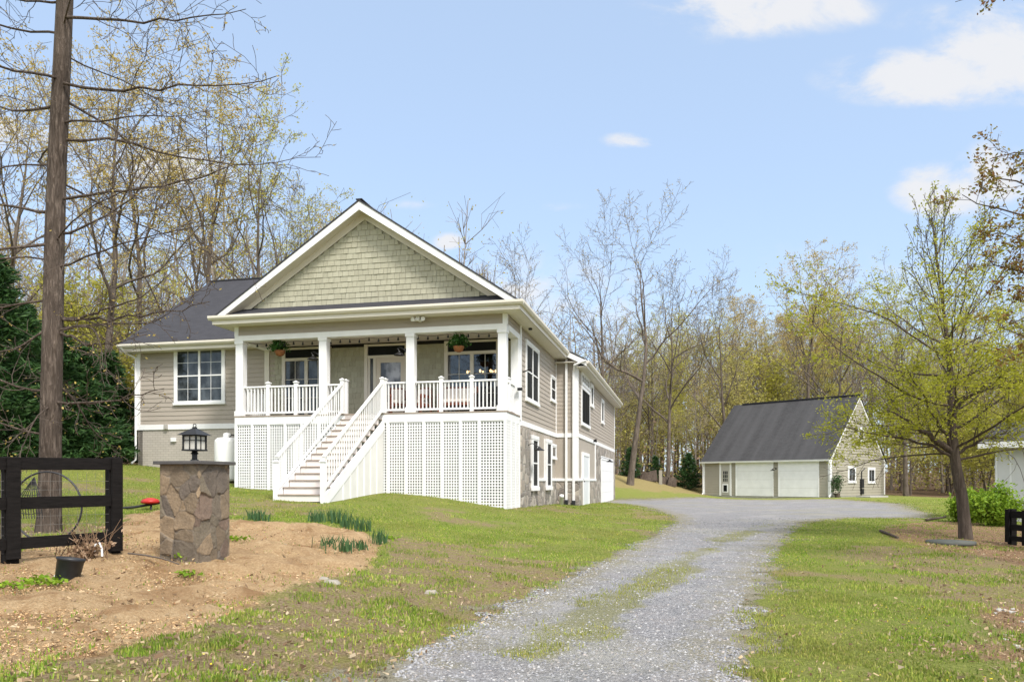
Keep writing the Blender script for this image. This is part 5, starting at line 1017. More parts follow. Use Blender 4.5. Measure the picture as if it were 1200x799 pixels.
q = px2w(981, 583, 51.2); pl = thing('potted_plant', 'dark narrow evergreen plant in a pot by the garage corner', 'plant', (q.x, q.y, gz(q.x, q.y))); m = MB(); m.lathe([(.16, 0), (.2, .28), (.17, .29)], 14); m.build('pot', MT['bark_dark'], pl); r = np.random.default_rng(3); P = r.normal(0, 1, (900, 3)) * (.17, .17, .3) + (0, 0, .95); V, Fc = leaf_quads(P, .1, r); np_mesh('foliage', V, Fc, MT['needle'], pl)
q = px2w(1022, 586, 51.5); m = MB(); m.box(-1.3, 1.3, -.5, .5, -.1, .1); o = m.build('concrete_pad', MT['concrete'], None, bevel=.01); o.location = (q.x, q.y, gz(q.x, q.y)); o.rotation_euler = (0, 0, GR + 1.5); tag(o, 'low concrete slab beside the gable wall of the garage', 'slab')
# daffodil clumps along the top of the mound
for i, (px, py, s) in enumerate(((298, 609, .8), (305, 611, .8), (370, 612, 1), (387, 611, 1.1), (398, 614, 1.15), (407, 618, 1.1), (424, 622, 1.05), (446, 636, 1.), (387, 640, .7), (405, 645, .75), (420, 643, .6))):
    q = on_ground(px, py); r = np.random.default_rng(i); n = 46; m = []; V = []; Fc = []
    for k in range(n):
        bx, by = r.normal(0, .09, 2); a = r.random() * 6.28; h = (.14 + .16 * r.random()) * s; l = r.normal(0, .05, 2); w = .009; ca_, sa_ = math.cos(a) * w, math.sin(a) * w; b = len(V)
        V += [(bx - ca_, by - sa_, -.02), (bx + ca_, by + sa_, -.02), (bx + ca_ + l[0] * .4, by + sa_ + l[1] * .4, h * .6), (bx - ca_ + l[0] * .4, by - sa_ + l[1] * .4, h * .6), (bx + l[0], by + l[1], h)]; Fc += [(b, b + 1, b + 2, b + 3), (b + 3, b + 2, b + 4)]
    o = np_mesh('daffodil_clump', V, Fc, MT['daff']); o.location = (q[0], q[1], gz(*q)); tag(o, ['blue green daffodil leaf clump at the upper edge of the soil mound', 'small blue green leaf clump growing out in the bare soil'][i >= 8] if i not in (7,) else 'blue green leaf clump at the right tip of the soil mound', 'plant clump', 'daffodil clumps round the mound')
# leafy weeds on the mound
for i, (px, py) in enumerate(((10, 688), (45, 683), (62, 686), (215, 655), (222, 675), (278, 633), (455, 632))):
    q = on_ground(px, py); r = np.random.default_rng(50 + i); P = r.normal(0, 1, (60, 3)) * (.09, .07, .02) + (0, 0, .03); P[:, 2] = np.abs(P[:, 2]); V, Fc = leaf_quads(P, .055, r, .5, .7); o = np_mesh('weed', V, Fc, MT['leaf_bush']); o.location = (q[0], q[1], gz(*q)); tag(o, 'low leafy green weed on the bare tan soil', 'weed', 'weeds on the soil mound')
# white stones at the lower right corner
r = np.random.default_rng(8)
for i in range(22):
    px, py = (1188 + r.normal(0, 12), 742 + r.normal(0, 18)) if i < 17 else (1175 + r.normal(0, 10), 716 + r.normal(0, 3))
    q = on_ground(min(px, 1206), py); m = MB(); s = .012 + .02 * r.random(); m.hexa([tuple(np.array((x * s * (1 + .6 * r.random()), y * s, z * s)) + r.normal(0, s * .15, 3)) for z, k in ((-.3, 1), (.5, .7)) for x, y in ((-k, -k), (k, -k), (k, k), (-k, k))]); o = m.build('stone', MT['concrete'], None, bevel=s * .2); o.location = (q[0], q[1], gz(*q)); o.rotation_euler = (0, 0, r.random() * 3); tag(o, 'small whitish stone chip on the dry grass at the lower right', 'stone', 'pale stone chips in the worn grass')
q = on_ground(1105, 616)
for i, (px, py, w) in enumerate(((388, 683, .07), (380, 679, .05), (505, 695, .06))):
    q = on_ground(px, py); r = np.random.default_rng(i); m = MB(); m.hexa([tuple(np.array((x * w * 1.5, y * w, z * w)) + r.normal(0, w * .2, 3)) for z, k in ((-.3, 1), (.55, .6)) for x, y in ((-k, -k), (k, -k), (k, k), (-k, k))]); o = m.build('stone', MT['stake'], None, bevel=w * .15); o.location = (q[0], q[1], gz(*q)); tag(o, ['larger pale stone at the lower edge of the mound', 'smaller pale stone beside the larger one at the mound edge', 'pale stone in the worn grass right of the mound'][i], 'stone')
# fallen stick on the mound
m = MB(); pts = [on_ground(*p) for p in ((150, 653), (170, 655), (190, 659), (210, 666))]; m.tube([(a, b, gz(a, b) + .05) for a, b in pts], [.012, .012, .01, .007], 6); o = m.build('fallen_branch', MT['twig'], None); tag(o, 'thin fallen branch on the soil in front of the pillar', 'branch')
# mulch edging logs
for i, (a, b, lab) in enumerate((((1032, 624), (1052, 632), 'short dark log edging the left tip of the mulch bed'), ((1085, 611), (1108, 607), 'dark weathered log behind the leaning green tree'))):
    p, q = on_ground(*a), on_ground(*b); m = MB(); m.tube([(p[0], p[1], gz(*p) + .05), (q[0], q[1], gz(*q) + .05)], [.04, .03], 8); o = m.build('log', MT['bark_dark'], None); tag(o, lab, 'log')

# ------------------------------------------------------------------ trees
class Wood:
    def __init__(s): s.V = []; s.F4 = []; s.n = 0
    def tube(s, P, r, k):
        P = np.asarray(P, float); r = np.asarray(r, float); T = np.gradient(P, axis=0); T /= np.linalg.norm(T, axis=1)[:, None] + 1e-9
        m = T.mean(0); ref = np.array((0, 0, 1.)) if abs(m[2]) < .8 else np.array((1., 0, 0)); sdv = np.cross(T, ref); sdv /= np.linalg.norm(sdv, axis=1)[:, None] + 1e-9; u = np.cross(T, sdv)
        a = np.arange(k) * 2 * np.pi / k; ring = P[:, None] + r[:, None, None] * (sdv[:, None] * np.cos(a)[None, :, None] + u[:, None] * np.sin(a)[None, :, None])
        n = len(P); i = np.arange(n - 1)[:, None] * k + np.arange(k)[None]; j = np.arange(n - 1)[:, None] * k + (np.arange(k)[None] + 1) % k
        s.V.append(ring.reshape(-1, 3)); s.F4.append(np.stack([i, j, j + k, i + k], -1).reshape(-1, 4) + s.n); s.n += n * k
    def arrays(s): return np.concatenate(s.V), np.concatenate(s.F4)
class Pm:
    def __init__(s, **k):
        s.seg = (14, 8, 5, 3); s.sides = (9, 6, 4, 3); s.wig = (.05, .13, .18, .22); s.trop = (.02, .06, .05, .03); s.tend = (.12, .12, .25, .5)
        s.nch = (16, 8, 6); s.start = (.38, .2, .15); s.ang = ((38, 70), (30, 60), (30, 65)); s.ratio = (.42, .45, .5); s.maxlv = 3; s.leaf_lv = 2; s.rr = (.5, .5, .55); s.rmin = .009
        s.crown = lambda f: 1.1 - .75 * f; s.leaves = 3; s.lsize = .13; s.lflat = .2; s.lspread = .16; s.leaf_if = lambda p: True; s.lclus = 1; s.azim = None
        s.__dict__.update(k)
def grow(g, p, d, L, r0, lv, P, W, tips, path=None, rad=None, nch=None):
    n = P.seg[lv]
    if path is not None: pts = np.array(path, float); rad_ = np.array(rad, float); n = len(pts) - 1
    else:
        pts = np.zeros((n + 1, 3)); pts[0] = p; d = np.array(d, float); nz = g.normal(0, P.wig[lv], (n, 3))
        for i in range(n):
            d = d + nz[i] * (.12 + 1.3 * i / n if lv == 0 else 1); d[2] += P.trop[lv]; d /= np.linalg.norm(d); pts[i + 1] = pts[i] + d * L / n
        t = np.linspace(0, 1, n + 1); rad_ = np.maximum(r0 * (1 - (1 - P.tend[lv]) * t ** .85), P.rmin)
        if lv == 0: rad_[0] *= 1.25
    W[0 if lv < 2 else 1].tube(pts, rad_, P.sides[lv])
    if lv >= P.leaf_lv:
        for q in pts[1 if lv >= P.maxlv else n // 2 + 1:]: tips.append(q)
    if lv >= P.maxlv: return
    k = nch if nch is not None else P.nch[lv]; az = g.random() * 6.28
    if lv: k = max(2, int(round(k * min(1.2, L / P.refL[lv])))) if hasattr(P, 'refL') else k
    for i in range(k):
        f = P.start[lv] + (1 - P.start[lv]) * (i + g.random() * .8) / k; f = min(f, .985); x = f * n; a = int(x); b = x - a; q = pts[a] * (1 - b) + pts[a + 1] * b; tg = pts[a + 1] - pts[a]; tg /= np.linalg.norm(tg) + 1e-9; rr = rad_[a] * (1 - b) + rad_[a + 1] * b
        az += 2.4 + g.normal(0, .35); az_ = az if not (lv == 0 and P.azim) else P.azim(g, i)
        ref = np.array((0, 0, 1.)) if abs(tg[2]) < .9 else np.array((1., 0, 0)); e1 = np.cross(tg, ref); e1 /= np.linalg.norm(e1); e2 = np.cross(tg, e1)
        if lv == 0: e1 = np.array((1., 0, 0)); e2 = np.array((0, 1., 0))
        lo, hi = P.ang[lv]; ag = (hi - (hi - lo) * (f - P.start[0]) / (1 - P.start[0]) if lv == 0 else lo + (hi - lo) * g.random()); ag = R(ag + g.normal(0, 7)); pr = e1 * math.cos(az_) + e2 * math.sin(az_); dd = tg * math.cos(ag) + pr * math.sin(ag)
        cl = L * P.ratio[lv] * (P.crown((f - P.start[0]) / (1 - P.start[0])) if lv == 0 else (1.15 - .6 * f)) * g.uniform(.7, 1.25)
        grow(g, q, dd, cl, max(P.rmin, rr * P.rr[lv] * g.uniform(.75, 1.1)), lv + 1, P, W, tips)
def finish(name, W, tips, P, g, parent, barkm, twigm, leafm):
    V, Fc = W[0].arrays(); np_mesh('trunk', V, Fc, barkm, parent, True)
    V, Fc = W[1].arrays(); mi = np.zeros(len(Fc), int)
    if P.leaves and leafm and tips:
        T = np.array(tips); T = T[[bool(P.leaf_if(t)) for t in T]]
        if len(T):
            k = P.leaves; T = np.repeat(T[g.random(len(T)) < min(1, k)], P.lclus, 0) if k < 1 else np.repeat(T, int(k), 0); T = T + g.normal(0, P.lspread, T.shape) * (1, 1, .55); v, f = leaf_quads(T, P.lsize, g, P.lflat, .55); f = f + len(V); V = np.concatenate([V, v]); Fc = np.concatenate([Fc, f]); mi = np.concatenate([mi, np.ones(len(f), int)])
    np_mesh('crown', V, Fc, [twigm] + ([leafm] if leafm else []), parent, False, mi)
def make_tree(name, seed, H, r0, P, bark='bark', twig='twig', leaf='leaf_tan', lean=(0, 0), label=None, cat='tree', stems=1):
    g = np.random.default_rng(seed); t = thing(name, label, cat); W = [Wood(), Wood()]; tips = []
    P.refL = (H, H * P.ratio[0] * .75, H * P.ratio[0] * P.ratio[1] * .7)
    for s in range(stems): grow(g, np.array((g.normal(0, .15) * (stems > 1), g.normal(0, .15) * (stems > 1), -.3)), (lean[0] + g.normal(0, .12) * (stems > 1), lean[1] + g.normal(0, .12) * (stems > 1), 1), H, r0, 0, P, W, tips)
    finish(name, W, tips, P, g, t, MT[bark], MT[twig], MT[leaf] if leaf else None); return t
# --- prototypes, first used where they stand
PROTO = {}
def proto(k, fn): PROTO[k] = [fn, None, 0]
oakP = lambda **k: Pm(**{**dict(seg=(14, 10, 6, 4), nch=(10, 9, 7), start=(.40, .2, .2), ang=((22, 55), (28, 60), (30, 65)), ratio=(.42, .40, .38), crown=lambda f: 1.12 - .55 * f, wig=(.06, .15, .18, .18), trop=(.02, .07, .05, .02), tend=(.06, .18, .28, .5), rr=(.68, .56, .56), rmin=.012, leaves=.42, lclus=5, lsize=.14, lspread=.17), **k})
proto('oak_a', (23, lambda: make_tree('oak_tree', 11, 23, .34, oakP())))
proto('oak_b', (23, lambda: make_tree('oak_tree', 12, 23, .33, oakP(start=(.45, .2, .2), leaves=.65), lean=(.05, 0))))
proto('oak_c', (21, lambda: make_tree('oak_tree', 13, 21, .28, oakP(nch=(12, 8, 5), leaves=.5), leaf='leaf_yellow', lean=(-.06, .02))))
bareP = lambda **k: Pm(**{**dict(seg=(16, 10, 7, 4), nch=(8, 11, 10), start=(.34, .18, .15), ang=((22, 50), (28, 58), (28, 60)), ratio=(.50, .37, .34), crown=lambda f: 1.05 - .42 * f, wig=(.05, .14, .17, .16), trop=(.0, .05, .045, .03), tend=(.06, .16, .3, .5), rr=(.76, .52, .55), rmin=.013, lclus=1, leaves=.25, lsize=.14, lspread=.12), **k})
proto('bare_a', (23, lambda: make_tree('bare_tree', 21, 23, .34, bareP())))
proto('bare_b', (22, lambda: make_tree('bare_tree', 22, 22, .34, bareP(start=(.33, .15, .15)), lean=(.10, 0))))
proto('bare_c', (20, lambda: make_tree('bare_tree', 23, 20, .29, bareP(nch=(12, 8, 7)), lean=(-.05, 0))))
slimP = lambda **k: Pm(**{**dict(nch=(13, 6, 5), start=(.5, .25, .2), ang=((25, 60), (30, 60), (30, 60)), ratio=(.22, .5, .5), crown=lambda f: 1.1 - .6 * f, wig=(.03, .13, .2, .25), rmin=.012, leaves=1, lsize=.2, lspread=.3), **k})
proto('slim_a', (20, lambda: make_tree('slender_tree', 31, 20, .17, slimP(), bark='bark_pale', twig='twig_pale')))
proto('slim_b', (19, lambda: make_tree('slender_tree', 32, 19, .15, slimP(leaves=2), leaf='leaf_yellow', bark='bark_pale', twig='twig_pale', lean=(.05, 0))))
proto('slim_c', (18, lambda: make_tree('slender_tree', 33, 18, .16, slimP(leaves=0, start=(.35, .2, .2)), leaf=None, bark='bark_pale', twig='twig_pale', lean=(-.04, 0))))
sapP = lambda **k: Pm(**{**dict(nch=(15, 7, 4), start=(.2, .15, .2), ang=((25, 65), (30, 60), (30, 60)), ratio=(.38, .45, .5), rmin=.009, leaves=2, lsize=.17, lspread=.3, lflat=.5), **k})
proto('sap_a', (9, lambda: make_tree('leafy_sapling', 41, 9, .09, sapP(), leaf='leaf_under')))
proto('sap_b', (8, lambda: make_tree('leafy_sapling', 42, 8, .08, sapP(leaves=3), leaf='leaf_yellow', stems=2)))
proto('sap_c', (7, lambda: make_tree('leafy_sapling', 43, 7, .07, sapP(leaves=2), leaf='leaf_lime', stems=2)))
NAMES = dict(oak='oak_tree', bare='bare_tree', slim='slender_tree', sap='leafy_sapling'); rot_r = random.Random(5)
def plant(k, px, d, top, label, group=None, rz=None, name=None):
    """a tree of kind k at bearing px and depth d, tall enough to reach the row top of the photograph"""
    q = px2w(px, 0, d); z = gz(q.x, q.y); H = EYE + (HY - top) / F * d - z; rec = PROTO[k]; h0, mk = rec[0]
    if rec[1] is None: o = rec[1] = mk()
    else: o = copy_tree(rec[1])
    if name: o.name = name
    for kk in ('group',):
        if kk in o: del o[kk]
    if rec[2] == 0:
        rec[2] = max(float(np.max([v.co.z for v in ch.data.vertices])) for ch in rec[1].children)
    s = H / rec[2]; o.location = (q.x, q.y, z - .1); o.scale = (s * .5 + .5 * min(s, 1.1) if s > 1 else s, s * .5 + .5 * min(s, 1.1) if s > 1 else s, s); o.rotation_euler = (0, 0, rot_r.random() * 6.28 if rz is None else rz); o['label'] = label; o['category'] = 'tree'
    if group: o['group'] = group
    return o
gl_ = 'tall budding trees behind the left wing'
plant('oak_a', 125, 36, -5, 'tall forked oak with yellow buds nearest behind the dark evergreens', rz=.4)
plant('oak_b', 246, 38, 48, 'tall straight oak rising above the ridge of the left wing', rz=2.)
plant('oak_c', 298, 39, 66, 'leaning oak just right of the straight one above the left wing', rz=4.)
plant('oak_a', 12, 40, 15, 'tall oak on the far left beyond the dark evergreens', rz=2.6)
plant('oak_b', 165, 48, 70, 'oak set back in the gap between two forked oaks', gl_, rz=5.)
plant('bare_c', 335, 48, 180, 'bare crowned tree above the left slope of the shingled gable', rz=1.); plant('oak_c', 362, 52, 190, 'spreading budding tree touching the left rake of the gable', rz=.3); plant('slim_a', 392, 54, 222, 'small thin crown nearest the gable peak on its left')
plant('bare_b', 215, 44, 120, 'thin dark tree left of the oaks above the left wing', rz=1.)
plant('bare_c', 607, 60, 264, 'lone bare tree seen just right of the gable over the porch eave', rz=2.2)
plant('bare_a', 708, 57, 218, 'tallest upright bare tree between the house and the garage', rz=.5)
plant('bare_b', 738, 55, 200, 'big bare tree leaning right beside the tallest upright one', rz=.0)
plant('bare_c', 782, 62, 292, 'bare tree leaning right between the big bare pair and garage', rz=3.); plant('bare_a', 851, 64, 286, 'upright bare tree above the left end of the garage roof', rz=2.)
plant('oak_b', 946, 70, 278, 'tall budding tree rising behind the middle of the garage roof', rz=1.); plant('bare_c', 985, 68, 300, 'bare tree behind the right half of the garage roof', rz=4.4); plant('oak_c', 1062, 56, 285, 'tall thin crowned tree just right of the garage gable', rz=.9); plant('oak_a', 1185, 62, 300, 'budding tree at the far right above the shed', rz=3.)
r = random.Random(21)
for k in range(8):                       # deeper rows on the left
    px = r.uniform(-60, 420); d = r.uniform(50, 78); plant(r.choice(('slim_a', 'slim_b', 'slim_c', 'oak_c', 'slim_b', 'slim_a')), px, d, r.uniform(200, 310) if px < 330 else r.uniform(235, 320), 'slender tree deep in the woods behind the left wing', 'woods behind the left wing')
for k in range(11): plant(r.choice(('sap_a', 'sap_b')), r.uniform(-20, 300), r.uniform(40, 52), r.uniform(300, 400), 'yellow green leafy young tree low behind the left wing', 'understory behind the left wing')
for k in range(36):
    px = r.uniform(650, 860); d = r.uniform(64, 96); plant(r.choice(('slim_a', 'slim_b', 'slim_c', 'slim_c', 'bare_c', 'oak_c')), px, d, r.uniform(345, 460), 'slender tree in the woods between the house and the garage', 'woods between house and garage')
for k in range(38):
    px = r.uniform(860, 1040); d = r.uniform(74, 104); plant(r.choice(('slim_a', 'slim_b', 'oak_c', 'bare_c', 'slim_c', 'oak_b')), px, d, r.uniform(325, 440), 'slender tree in the woods behind the garage', 'woods behind the garage')
for k in range(36):
    px = r.uniform(1040, 1260); d = r.uniform(56, 92); plant(r.choice(('slim_a', 'slim_b', 'slim_c', 'slim_c', 'oak_c', 'bare_c')), px, d, r.uniform(330, 445), 'slender tree in the woods right of the garage', 'woods right of the garage')
for k in range(15):
    px = r.uniform(700, 1010); d = r.uniform(64, 84) if px < 820 else r.uniform(70, 84); plant(r.choice(('sap_a', 'sap_b', 'sap_a')), px, d, r.uniform(395, 490), 'leafy yellow green young tree under the bare woods', 'understory behind the garage')
for k in range(14):
    px = r.uniform(1035, 1250); d = r.uniform(52, 70); plant(r.choice(('sap_a', 'sap_b', 'sap_a')), px, d, r.uniform(420, 510), 'leafy young tree low in the woods right of the garage', 'understory right of the garage')
# far wood and undergrowth that read as one mass
def woodland():
    g = np.random.default_rng(77); W = Wood(); T = []
    for k in range(560):
        px = g.uniform(-150, 1400); d = g.uniform(84, 135) if px > 560 else g.uniform(66, 120); x = (px - 600) / F * d; z = gz(x, d); H = g.uniform(13, 20) if px > 560 else g.uniform(17, 25); r0 = g.uniform(.08, .2); n = 6; P = np.zeros((n + 1, 3)); P[0] = (x, d, z - .3); dv = np.array((g.normal(0, .06), g.normal(0, .04), 1.))
        for i in range(n): dv += g.normal(0, .05, 3); dv[2] = 1; P[i + 1] = P[i] + dv * H / n
        W.tube(P, r0 * np.linspace(1, .25, n + 1), 5)
        for b in range(9):
            i = int(g.integers(2, n)); a = g.random() * 6.28; L = g.uniform(1.5, 4.5); e = P[i] + np.array((math.cos(a) * L, math.sin(a) * L * .6, L * g.uniform(.5, 1.3))); m_ = (P[i] + e) / 2 + np.array((0, 0, -.2)); W.tube([P[i], m_, e], [.05, .035, .02], 3)
            for c in range(4): W.tube([m_, (m_ + e) / 2 + g.normal(0, .4, 3), e + g.normal(0, 1., 3)], [.025, .02, .016], 3); T.append(e + g.normal(0, 1.0, 3))
    V, Fc = W.arrays(); T = np.repeat(np.array(T), 2, 0) + g.normal(0, .6, (len(T) * 2, 3)); v, f = leaf_quads(T, .22, g, .2, .55); mi = np.concatenate([np.zeros(len(Fc), int), 1 + (g.random(len(f)) < .6)])
    o = np_mesh('woodland', np.concatenate([V, v]), np.concatenate([Fc, f + len(V)]), [MT['bark_pale'], MT['leaf_tan'], MT['leaf_yellow']], None, False, mi); tag(o, 'far grey brown spring woodland behind house and garage', 'woodland', kind='stuff')
    P = []
    for k in range(620):
        px = g.uniform(690, 1330); d = g.uniform(62, 92) if px < 1035 else g.uniform(60, 84); x = (px - 600) / F * d; P.append(g.normal(0, 1, (26, 3)) * (1.1, 1.1, .75) + (x, d, gz(x, d) + g.uniform(.3, 3.2)))
    for k in range(420):
        px = g.uniform(-160, 330); d = g.uniform(42, 66); x = (px - 600) / F * d; P.append(g.normal(0, 1, (26, 3)) * (1.1, 1.1, .8) + (x, d, gz(x, d) + g.uniform(.3, 5)))
    v, f = leaf_quads(np.concatenate(P), .26, g, .2, .5); n = len(f); o = np_mesh('undergrowth', v, f, [MT['leaf_under'], MT['dry'], MT['leaf_yellow']], None, False, g.choice(3, n, p=(.4, .4, .2))); tag(o, 'brown and yellow green undergrowth at the edge of the woods', 'undergrowth', kind='stuff')
woodland()
# --- evergreens on the left and young conifers on the bank
def conifer(name, px, d, top, width, label, seed, dens=1., group=None, base_dz=0):
    g = np.random.default_rng(seed); q = px2w(px, 0, d); z = gz(q.x, q.y); H = EYE + (HY - top) / F * d - z; t = thing(name, label, 'tree', (q.x, q.y, z - .1), 0, group); Rw = width / F * d / 2; W = Wood(); C = Wood(); P = []
    W.tube([(0, 0, -.2), (.03, 0, H * .5), (0, 0, H)], [.03 * Rw + .06, .02 * Rw + .03, .01], 8); nb = int(H * 13 * dens)
    for k in range(nb):
        f = (k + g.random()) / nb; h = H * (.03 + .95 * f); L = Rw * (1 - f) ** .75 * g.uniform(.65, 1.12) + .1; a = k * 2.4 + g.normal(0, .3); c, s = math.cos(a), math.sin(a); sag = g.uniform(-.1, .25) * L
        pts = [np.array((0, 0, h)), np.array((c * L * .5, s * L * .5, h + .12 * L - sag * .2)), np.array((c * L, s * L, h + .22 * L - sag))]; C.tube(pts, [.02, .012, .005], 3)
        m = int(22 + 48 * L); u = g.random(m) ** .7; B = (1 - u)[:, None] ** 2 * pts[0] + 2 * (u * (1 - u))[:, None] * pts[1] + (u ** 2)[:, None] * pts[2]; wv = .24 * L * (1.1 - u)[:, None] + .07; B = B + g.normal(0, 1, (m, 3)) * wv * (.8, .8, .35); P.append(B)
    V, Fc = W.arrays(); np_mesh('trunk', V, Fc, MT['bark_dark'], t, True); V, Fc = C.arrays(); Pc = np.concatenate(P); Pc = np.repeat(Pc, 2, 0) + g.normal(0, .05, (len(Pc) * 2, 3)); A_ = Pc.copy(); A_[:, 2] = 0; A_ /= np.linalg.norm(A_, axis=1)[:, None] + 1e-6; A_ = A_ + g.normal(0, .55, Pc.shape); A_[:, 2] += .15; A_ /= np.linalg.norm(A_, axis=1)[:, None]; B_ = np.cross(A_, g.normal(0, 1, Pc.shape)); B_ /= np.linalg.norm(B_, axis=1)[:, None]; ln = (.13 if H > 4 else .11) * g.uniform(.6, 1.3, (len(Pc), 1)); v = np.stack([Pc - A_ * ln, Pc + B_ * ln * .2, Pc + A_ * ln, Pc - B_ * ln * .2], 1).reshape(-1, 3); f = np.arange(len(v)).reshape(-1, 4); np_mesh('crown', np.concatenate([V, v]), np.concatenate([Fc, f + len(V)]), [MT['bark_dark'], MT['needle']], t, False, np.concatenate([np.zeros(len(Fc), int), np.ones(len(f), int)])); return t
conifer('evergreen_tree', -2, 24, 292, 150, 'tallest dark evergreen cut by the left edge of the picture', 1, 1.3); conifer('evergreen_tree', 62, 26, 375, 150, 'broad dark evergreen hidden behind the near bare trunk', 2, 1.4); conifer('evergreen_tree', 128, 28.5, 408, 84, 'smallest dark evergreen nearest the corner of the left wing', 3, 1.5); conifer('evergreen_tree', 30, 29, 350, 130, 'dark evergreen set back between the two larger ones', 6, 1.3)
conifer('evergreen_tree', 98, 27, 398, 110, 'dark evergreen between the broad one and the smallest by the wing', 7, 1.5); conifer('young_conifer', 739, 59, 522, 26, 'young conifer at the top of the bank beside the house wall', 4, 1.4); conifer('young_conifer', 807, 61, 529, 36, 'wider young conifer by the left corner of the garage', 5, 1.5); conifer('young_conifer', 768, 63, 533, 18, 'thin young conifer between the other two on the bank', 8, 1.2)
# --- bright shrubs before the shed
def bush(px, py, d, w, h, label, seed):
    g = np.random.default_rng(seed); q = px2w(px, py, d); z = gz(q.x, q.y); t = thing('shrub', label, 'shrub', (q.x, q.y, z)); rx = w / F * d / 2; H = h / F * d; W = Wood(); P = []
    for k in range(60):
        a = g.random() * 6.28; e = math.acos(g.uniform(-.2, 1)); v = np.array((math.cos(a) * math.sin(e) * rx, math.sin(a) * math.sin(e) * rx * .8, H * .45 + math.cos(e) * H * .5)) * g.uniform(.75, 1.08); W.tube([(0, 0, 0), v * .5 + g.normal(0, .05, 3), v], [.025, .014, .006], 4); n = 110; u = g.random(n) ** .5; P.append(v * u[:, None] + g.normal(0, .12, (n, 3)))
    V, Fc = W.arrays(); np_mesh('stems', V, Fc, MT['bark_dark'], t); v, f = leaf_quads(np.concatenate(P), .10, g, 0, .55); np_mesh('foliage', v, f, MT['leaf_bush'], t)
bush(1166, 606, 22.5, 58, 48, 'larger bright green shrub in front of the shed', 3); bush(1134, 602, 24, 34, 40, 'smaller bright green shrub beside the leaning tree trunk', 4)
# --- the near bare trunk on the left
def left_tree():
    d = 11.8; g = np.random.default_rng(31); b = px2w(58, 629, d); z0 = gz(b.x, b.y); t = thing('bare_tree', 'near tall straight trunk with long thin bare branches behind the left fence', 'tree', (b.x, b.y, z0)); W = [Wood(), Wood()]; tips = []
    pts = [np.array(px2w(px, py, d + dy)) - np.array((b.x, b.y, z0)) for px, py, dy in ((56, 640, 0), (58, 600, 0), (59, 540, 0), (60, 470, 0), (62, 380, 0), (64, 280, .05), (67, 190, .1), (72, 90, .1), (76, 0, .1), (79, -100, .1), (81, -220, .1), (83, -400, .1))]; rad = [.21, .172, .158, .152, .148, .142, .136, .128, .12, .10, .08, .04]
    W[0].tube(pts, rad, 14); A = np.array(pts)
    P = Pm(seg=(10, 11, 7, 4), wig=(.05, .12, .19, .25), trop=(0, .006, .01, .02), nch=(0, 12, 5), start=(.1, .12, .15), ang=((60, 80), (28, 62), (25, 60)), ratio=(.4, .34, .42), rmin=.0042, tend=(.2, .12, .25, .5), rr=(.4, .42, .5), leaves=.14, lsize=.04, lspread=.03)
    hs = np.linspace(1.6, 13.2, 46)
    for i, h in enumerate(hs):
        h = h + g.normal(0, .12); p = np.array([np.interp(h, A[:, 2], A[:, k]) for k in range(3)]); az = g.normal(0, .75) + (0 if i % 2 else math.pi) ; low = h < 4
        el = g.normal(.0 if not low else -.18, .16); dv = np.array((math.cos(az) * math.cos(el), math.sin(az) * math.cos(el) * .8, math.sin(el))); L = g.uniform(2.2, 4.2) if not low else g.uniform(1.4, 2.8)
        grow(g, p, dv, L, g.uniform(.013, .027), 1, P, W, tips)
    for px, py, ex, ey in ((70, 372, 245, 352), (70, 374, 190, 330), (72, 230, 300, 190), (75, 100, 330, 90), (78, 20, 285, 10), (70, 390, 150, 400), (58, 470, 190, 455)):        # the long boughs that cross the house
        a_ = np.array(px2w(px, py, d)) - np.array((b.x, b.y, z0)); e_ = np.array(px2w(ex, ey, d - .8)) - np.array((b.x, b.y, z0)); m_ = (a_ + e_) / 2 + np.array((0, 0, -.22)); s_ = np.linspace(0, 1, 12)[:, None]; pth = (1 - s_) ** 2 * a_ + 2 * s_ * (1 - s_) * m_ + s_ ** 2 * e_ + g.normal(0, .025, (12, 3)); grow(g, None, None, np.linalg.norm(e_ - a_), .03, 1, P, W, tips, pth, np.linspace(.024, .005, 12))
    finish('bare_tree', W, tips, P, g, t, MT['bark_near'], MT['twig_dark'], MT['leaf_tan'])
left_tree()
